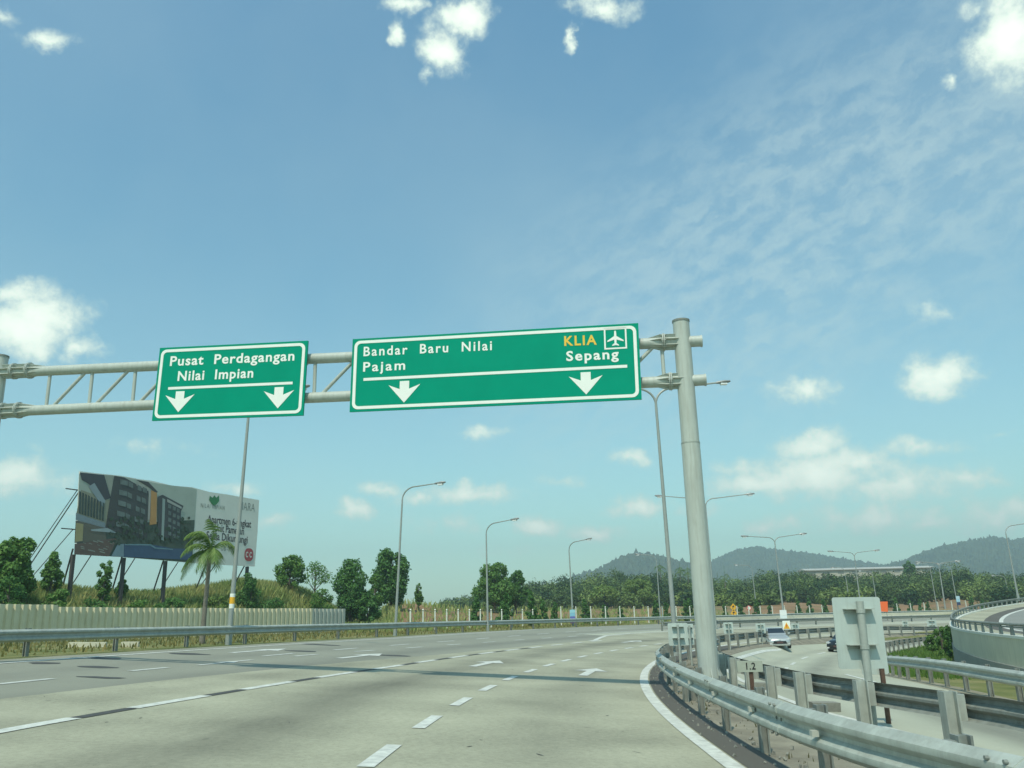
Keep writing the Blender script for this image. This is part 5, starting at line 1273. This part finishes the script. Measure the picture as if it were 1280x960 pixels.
# far hills, forested and blue with distance
def build_hills():
    mh = bpy.data.materials.new('hill_forest'); mh.use_nodes = True; nt = mh.node_tree; N = nt.nodes; L = nt.links; b = N['Principled BSDF']; b.inputs['Roughness'].default_value = 1; b.inputs['Specular IOR Level'].default_value = 0
    tc = N.new('ShaderNodeTexCoord'); n = N.new('ShaderNodeTexNoise'); n.inputs['Scale'].default_value = .03; n.inputs['Detail'].default_value = 10; n.inputs['Roughness'].default_value = .75; L.new(tc.outputs['Object'], n.inputs['Vector'])
    r = N.new('ShaderNodeValToRGB'); r.color_ramp.elements[0].position = .35; r.color_ramp.elements[0].color = (.018, .038, .016, 1); r.color_ramp.elements[1].position = .68; r.color_ramp.elements[1].color = (.075, .095, .04, 1)
    L.new(n.outputs['Fac'], r.inputs[0]); L.new(r.outputs[0], b.inputs['Base Color'])
    rng = np.random.default_rng(3)
    hills = [
     (1500, 330, [(690, 735), (730, 718), (750, 713), (770, 702), (785, 695), (800, 692.5), (815, 693), (830, 696), (850, 702), (862, 703), (880, 712), (900, 728), (915, 738)]),
     (1900, 380, [(850, 735), (880, 712), (900, 699), (930, 688), (953, 684), (989, 689), (1025, 693), (1054, 698), (1078, 702), (1110, 707), (1150, 716), (1200, 735)]),
     (1650, 420, [(1060, 730), (1090, 712), (1137, 702), (1167, 690), (1190, 683), (1212, 679), (1240, 674), (1256, 672), (1280, 676), (1320, 670), (1370, 680), (1430, 700), (1500, 735)]),
    ]
    for hi, (D, dep, tab) in enumerate(hills):
        pxs = np.arange(tab[0][0], tab[-1][0], 2.0 if hi < 2 else 2.2); nd = 64; V = []
        for px in pxs:
            py = interp(tab, px); zc = zrow(px, py, D)
            for j in range(nd):
                q = -1 + 1.6 * j / (nd - 1); Y = D + dep * q
                prof = max(0, 1 - abs(q) ** 1.6) if q < 0 else max(0, 1 - q * q * .9)
                x = (px - 640) / F * Y * 1.035 + 0; x = at_x(px, Y)
                g = math.sin(px * .11 + q * 3.1 + hi) * .10 * (1 - prof) * abs(q)
                z = zc * (prof + g) + rng.normal() * 2.2 + (rng.uniform() < .06) * rng.uniform(2, 5)
                V.append((x + rng.normal() * .7, Y + rng.normal() * 1.5, z if abs(q) < .97 else -5))
        nx = len(pxs); Fc = [(i * nd + j, (i + 1) * nd + j, (i + 1) * nd + j + 1, i * nd + j + 1) for i in range(nx - 1) for j in range(nd - 1)]
        me = bpy.data.meshes.new('hill'); me.from_pydata(V, [], Fc); me.materials.append(mh); o = bpy.data.objects.new('hill', me); COL.objects.link(o); tag(o, kind='structure')
def at_x(px, Y):
    x = (px - 640) * Y / F
    for _ in range(2): x += (px - proj(x, Y, EYE)[0]) * Y / F
    return x
build_hills()

# grasses
def blades(name, pts, hmin, hmax, w, m, label, seed, per=1):
    rng = np.random.default_rng(seed); pts = np.array(pts); n = len(pts); h = rng.uniform(hmin, hmax, n); a = rng.uniform(0, 2 * np.pi, n); lean = rng.uniform(.1, .5, n) * h; la = rng.uniform(0, 2 * np.pi, n)
    wv = np.stack([np.cos(a) * w, np.sin(a) * w, np.zeros(n)], 1) * rng.uniform(.6, 1.5, n)[:, None]
    tip = pts + np.stack([np.cos(la) * lean, np.sin(la) * lean, h], 1); mid = pts + np.stack([np.cos(la) * lean * .3, np.sin(la) * lean * .3, h * .55], 1)
    Q = np.stack([pts - wv, pts + wv, mid + wv * .8, tip], 1); Q2 = None
    o = quads_object(name, Q, m); tag(o, label, 'grass', kind='stuff'); return o
rng = np.random.default_rng(8); bank = []; verge = []; mound = []; isl = []
while len(bank) < 75000:
    px = rng.uniform(-60, 478); Y = rng.uniform(40, 100); x = at_x(px, Y); s_, rr = sr_of(x, Y)
    if not 35.6 < rr < 49: continue
    if interp(H1, px) < .3 and rr > 38: continue
    bank.append((x, Y, zt(x, Y) - .05))
blades('tall_grass', bank, .22, .95, .042, M['grass_bank'], 'tall yellow green grass covering the bank under the billboard', 1)
while len(verge) < 9000:
    s_ = rng.uniform(5, 95); r = outer(s_) + rng.uniform(.3, 14) ** 1.0; 
    if r > 33.5 and s_ < 66: continue
    p = P3(s_, r); 
    if rng.uniform() < .4 and r < outer(s_) + 1.5: continue
    verge.append((p.x, p.y, zt(p.x, p.y) - .04))
blades('verge_grass', verge, .06, .26, .04, M['grass_verge'], 'short dry grass on the verge behind the left guardrail', 2)
while len(mound) < 6000:
    px = rng.uniform(436, 1000); Y = rng.uniform(68, 150); x = at_x(px, Y); s_, rr = sr_of(x, Y)
    o_ = outer(s_)
    if not o_ + 5 < rr < o_ + 34: continue
    if px > 500 and rng.uniform() < .80: continue
    mound.append((x, Y, zt(x, Y) - .05))
blades('mound_grass', mound, .25, .9, .09, M['grass_bank'], 'patchy grass over the red soil bank', 3)
while len(isl) < 9000:
    s_ = rng.uniform(20, 112); r = rng.uniform(RW + .3, ORAIL(s_) - .6)
    if r > ORAIL(s_) - .6 or rng.uniform() > sst(40, 50, s_): continue
    p = P3(s_, r); isl.append((p.x, p.y, p.z - .05))
blades('island_grass', isl, .15, .45, .06, M['grass_lush'], 'bright green grass on the island before the ramp wall', 4)
for i, (px, py, h, lb) in enumerate(((1180, 824, 2.1, 'tall green bush on the grass island'), (1194, 826, 2.2, 'darker bush against the foot of the ramp wall'), (1166, 818, 1.5, 'shorter bush at the left of the grass island'), (1186, 814, 2.0, 'bush at the back of the grass island'))):
    p = G(px, py, zf=zo); make_tree('island_bush', lb, p, h, 1.15, 80 + i, leaf=('leaf_mid', 'leaf_dark')[i % 2], shape='column', n=800, size=.2, trunk=.02, group='bushes on the grass island', cat='bush', blobs_n=9)
# weeds and litter in the median
med = []
while len(med) < 700:
    s_ = rng.uniform(6, 40); r = rng.uniform(BRAIL(s_) + .2, FRAIL(s_) - .2)
    if rng.uniform() > .25 + .75 * (math.sin(s_ * 1.7) > .3): continue
    p = P3(s_, r); med.append((p.x, p.y, p.z - .03))
blades('median_weeds', med, .03, .12, .012, M['leaf_dry'], 'dry weeds between the two median guardrails', 5)
g = MB()
for k in range(260):
    s_ = rng.uniform(5, 40); r = FRAIL(s_) + rng.uniform(-1.1, .55) * rng.uniform(.3, 1); p = P3(s_, r, .012); q = rng.uniform(.01, .045)
    g.box(p, (q * rng.uniform(.7, 1.6), q, q * .8), Euler((rng.uniform(0, 3), rng.uniform(0, 3), rng.uniform(0, 3))).to_matrix())
tag(g.build('gravel', M['concrete_block']), 'loose stones along the median shoulder', 'gravel', kind='stuff')

# ------------------------------------------------------------------ haze
hz = MB(); hz.box((200, 900, 100 - 6), (3600, 3400, 220)); ho = hz.build('haze', [])
mz = bpy.data.materials.new('haze'); mz.use_nodes = True; nt = mz.node_tree; nt.nodes.clear(); out = nt.nodes.new('ShaderNodeOutputMaterial'); pv = nt.nodes.new('ShaderNodeVolumePrincipled')
pv.inputs['Color'].default_value = (.78, .98, 1.0, 1); pv.inputs['Density'].default_value = .0005; pv.inputs['Anisotropy'].default_value = .1
nt.links.new(pv.outputs[0], out.inputs['Volume']); ho.data.materials.append(mz); tag(ho, 'thin pale haze filling the air', 'haze', kind='stuff')
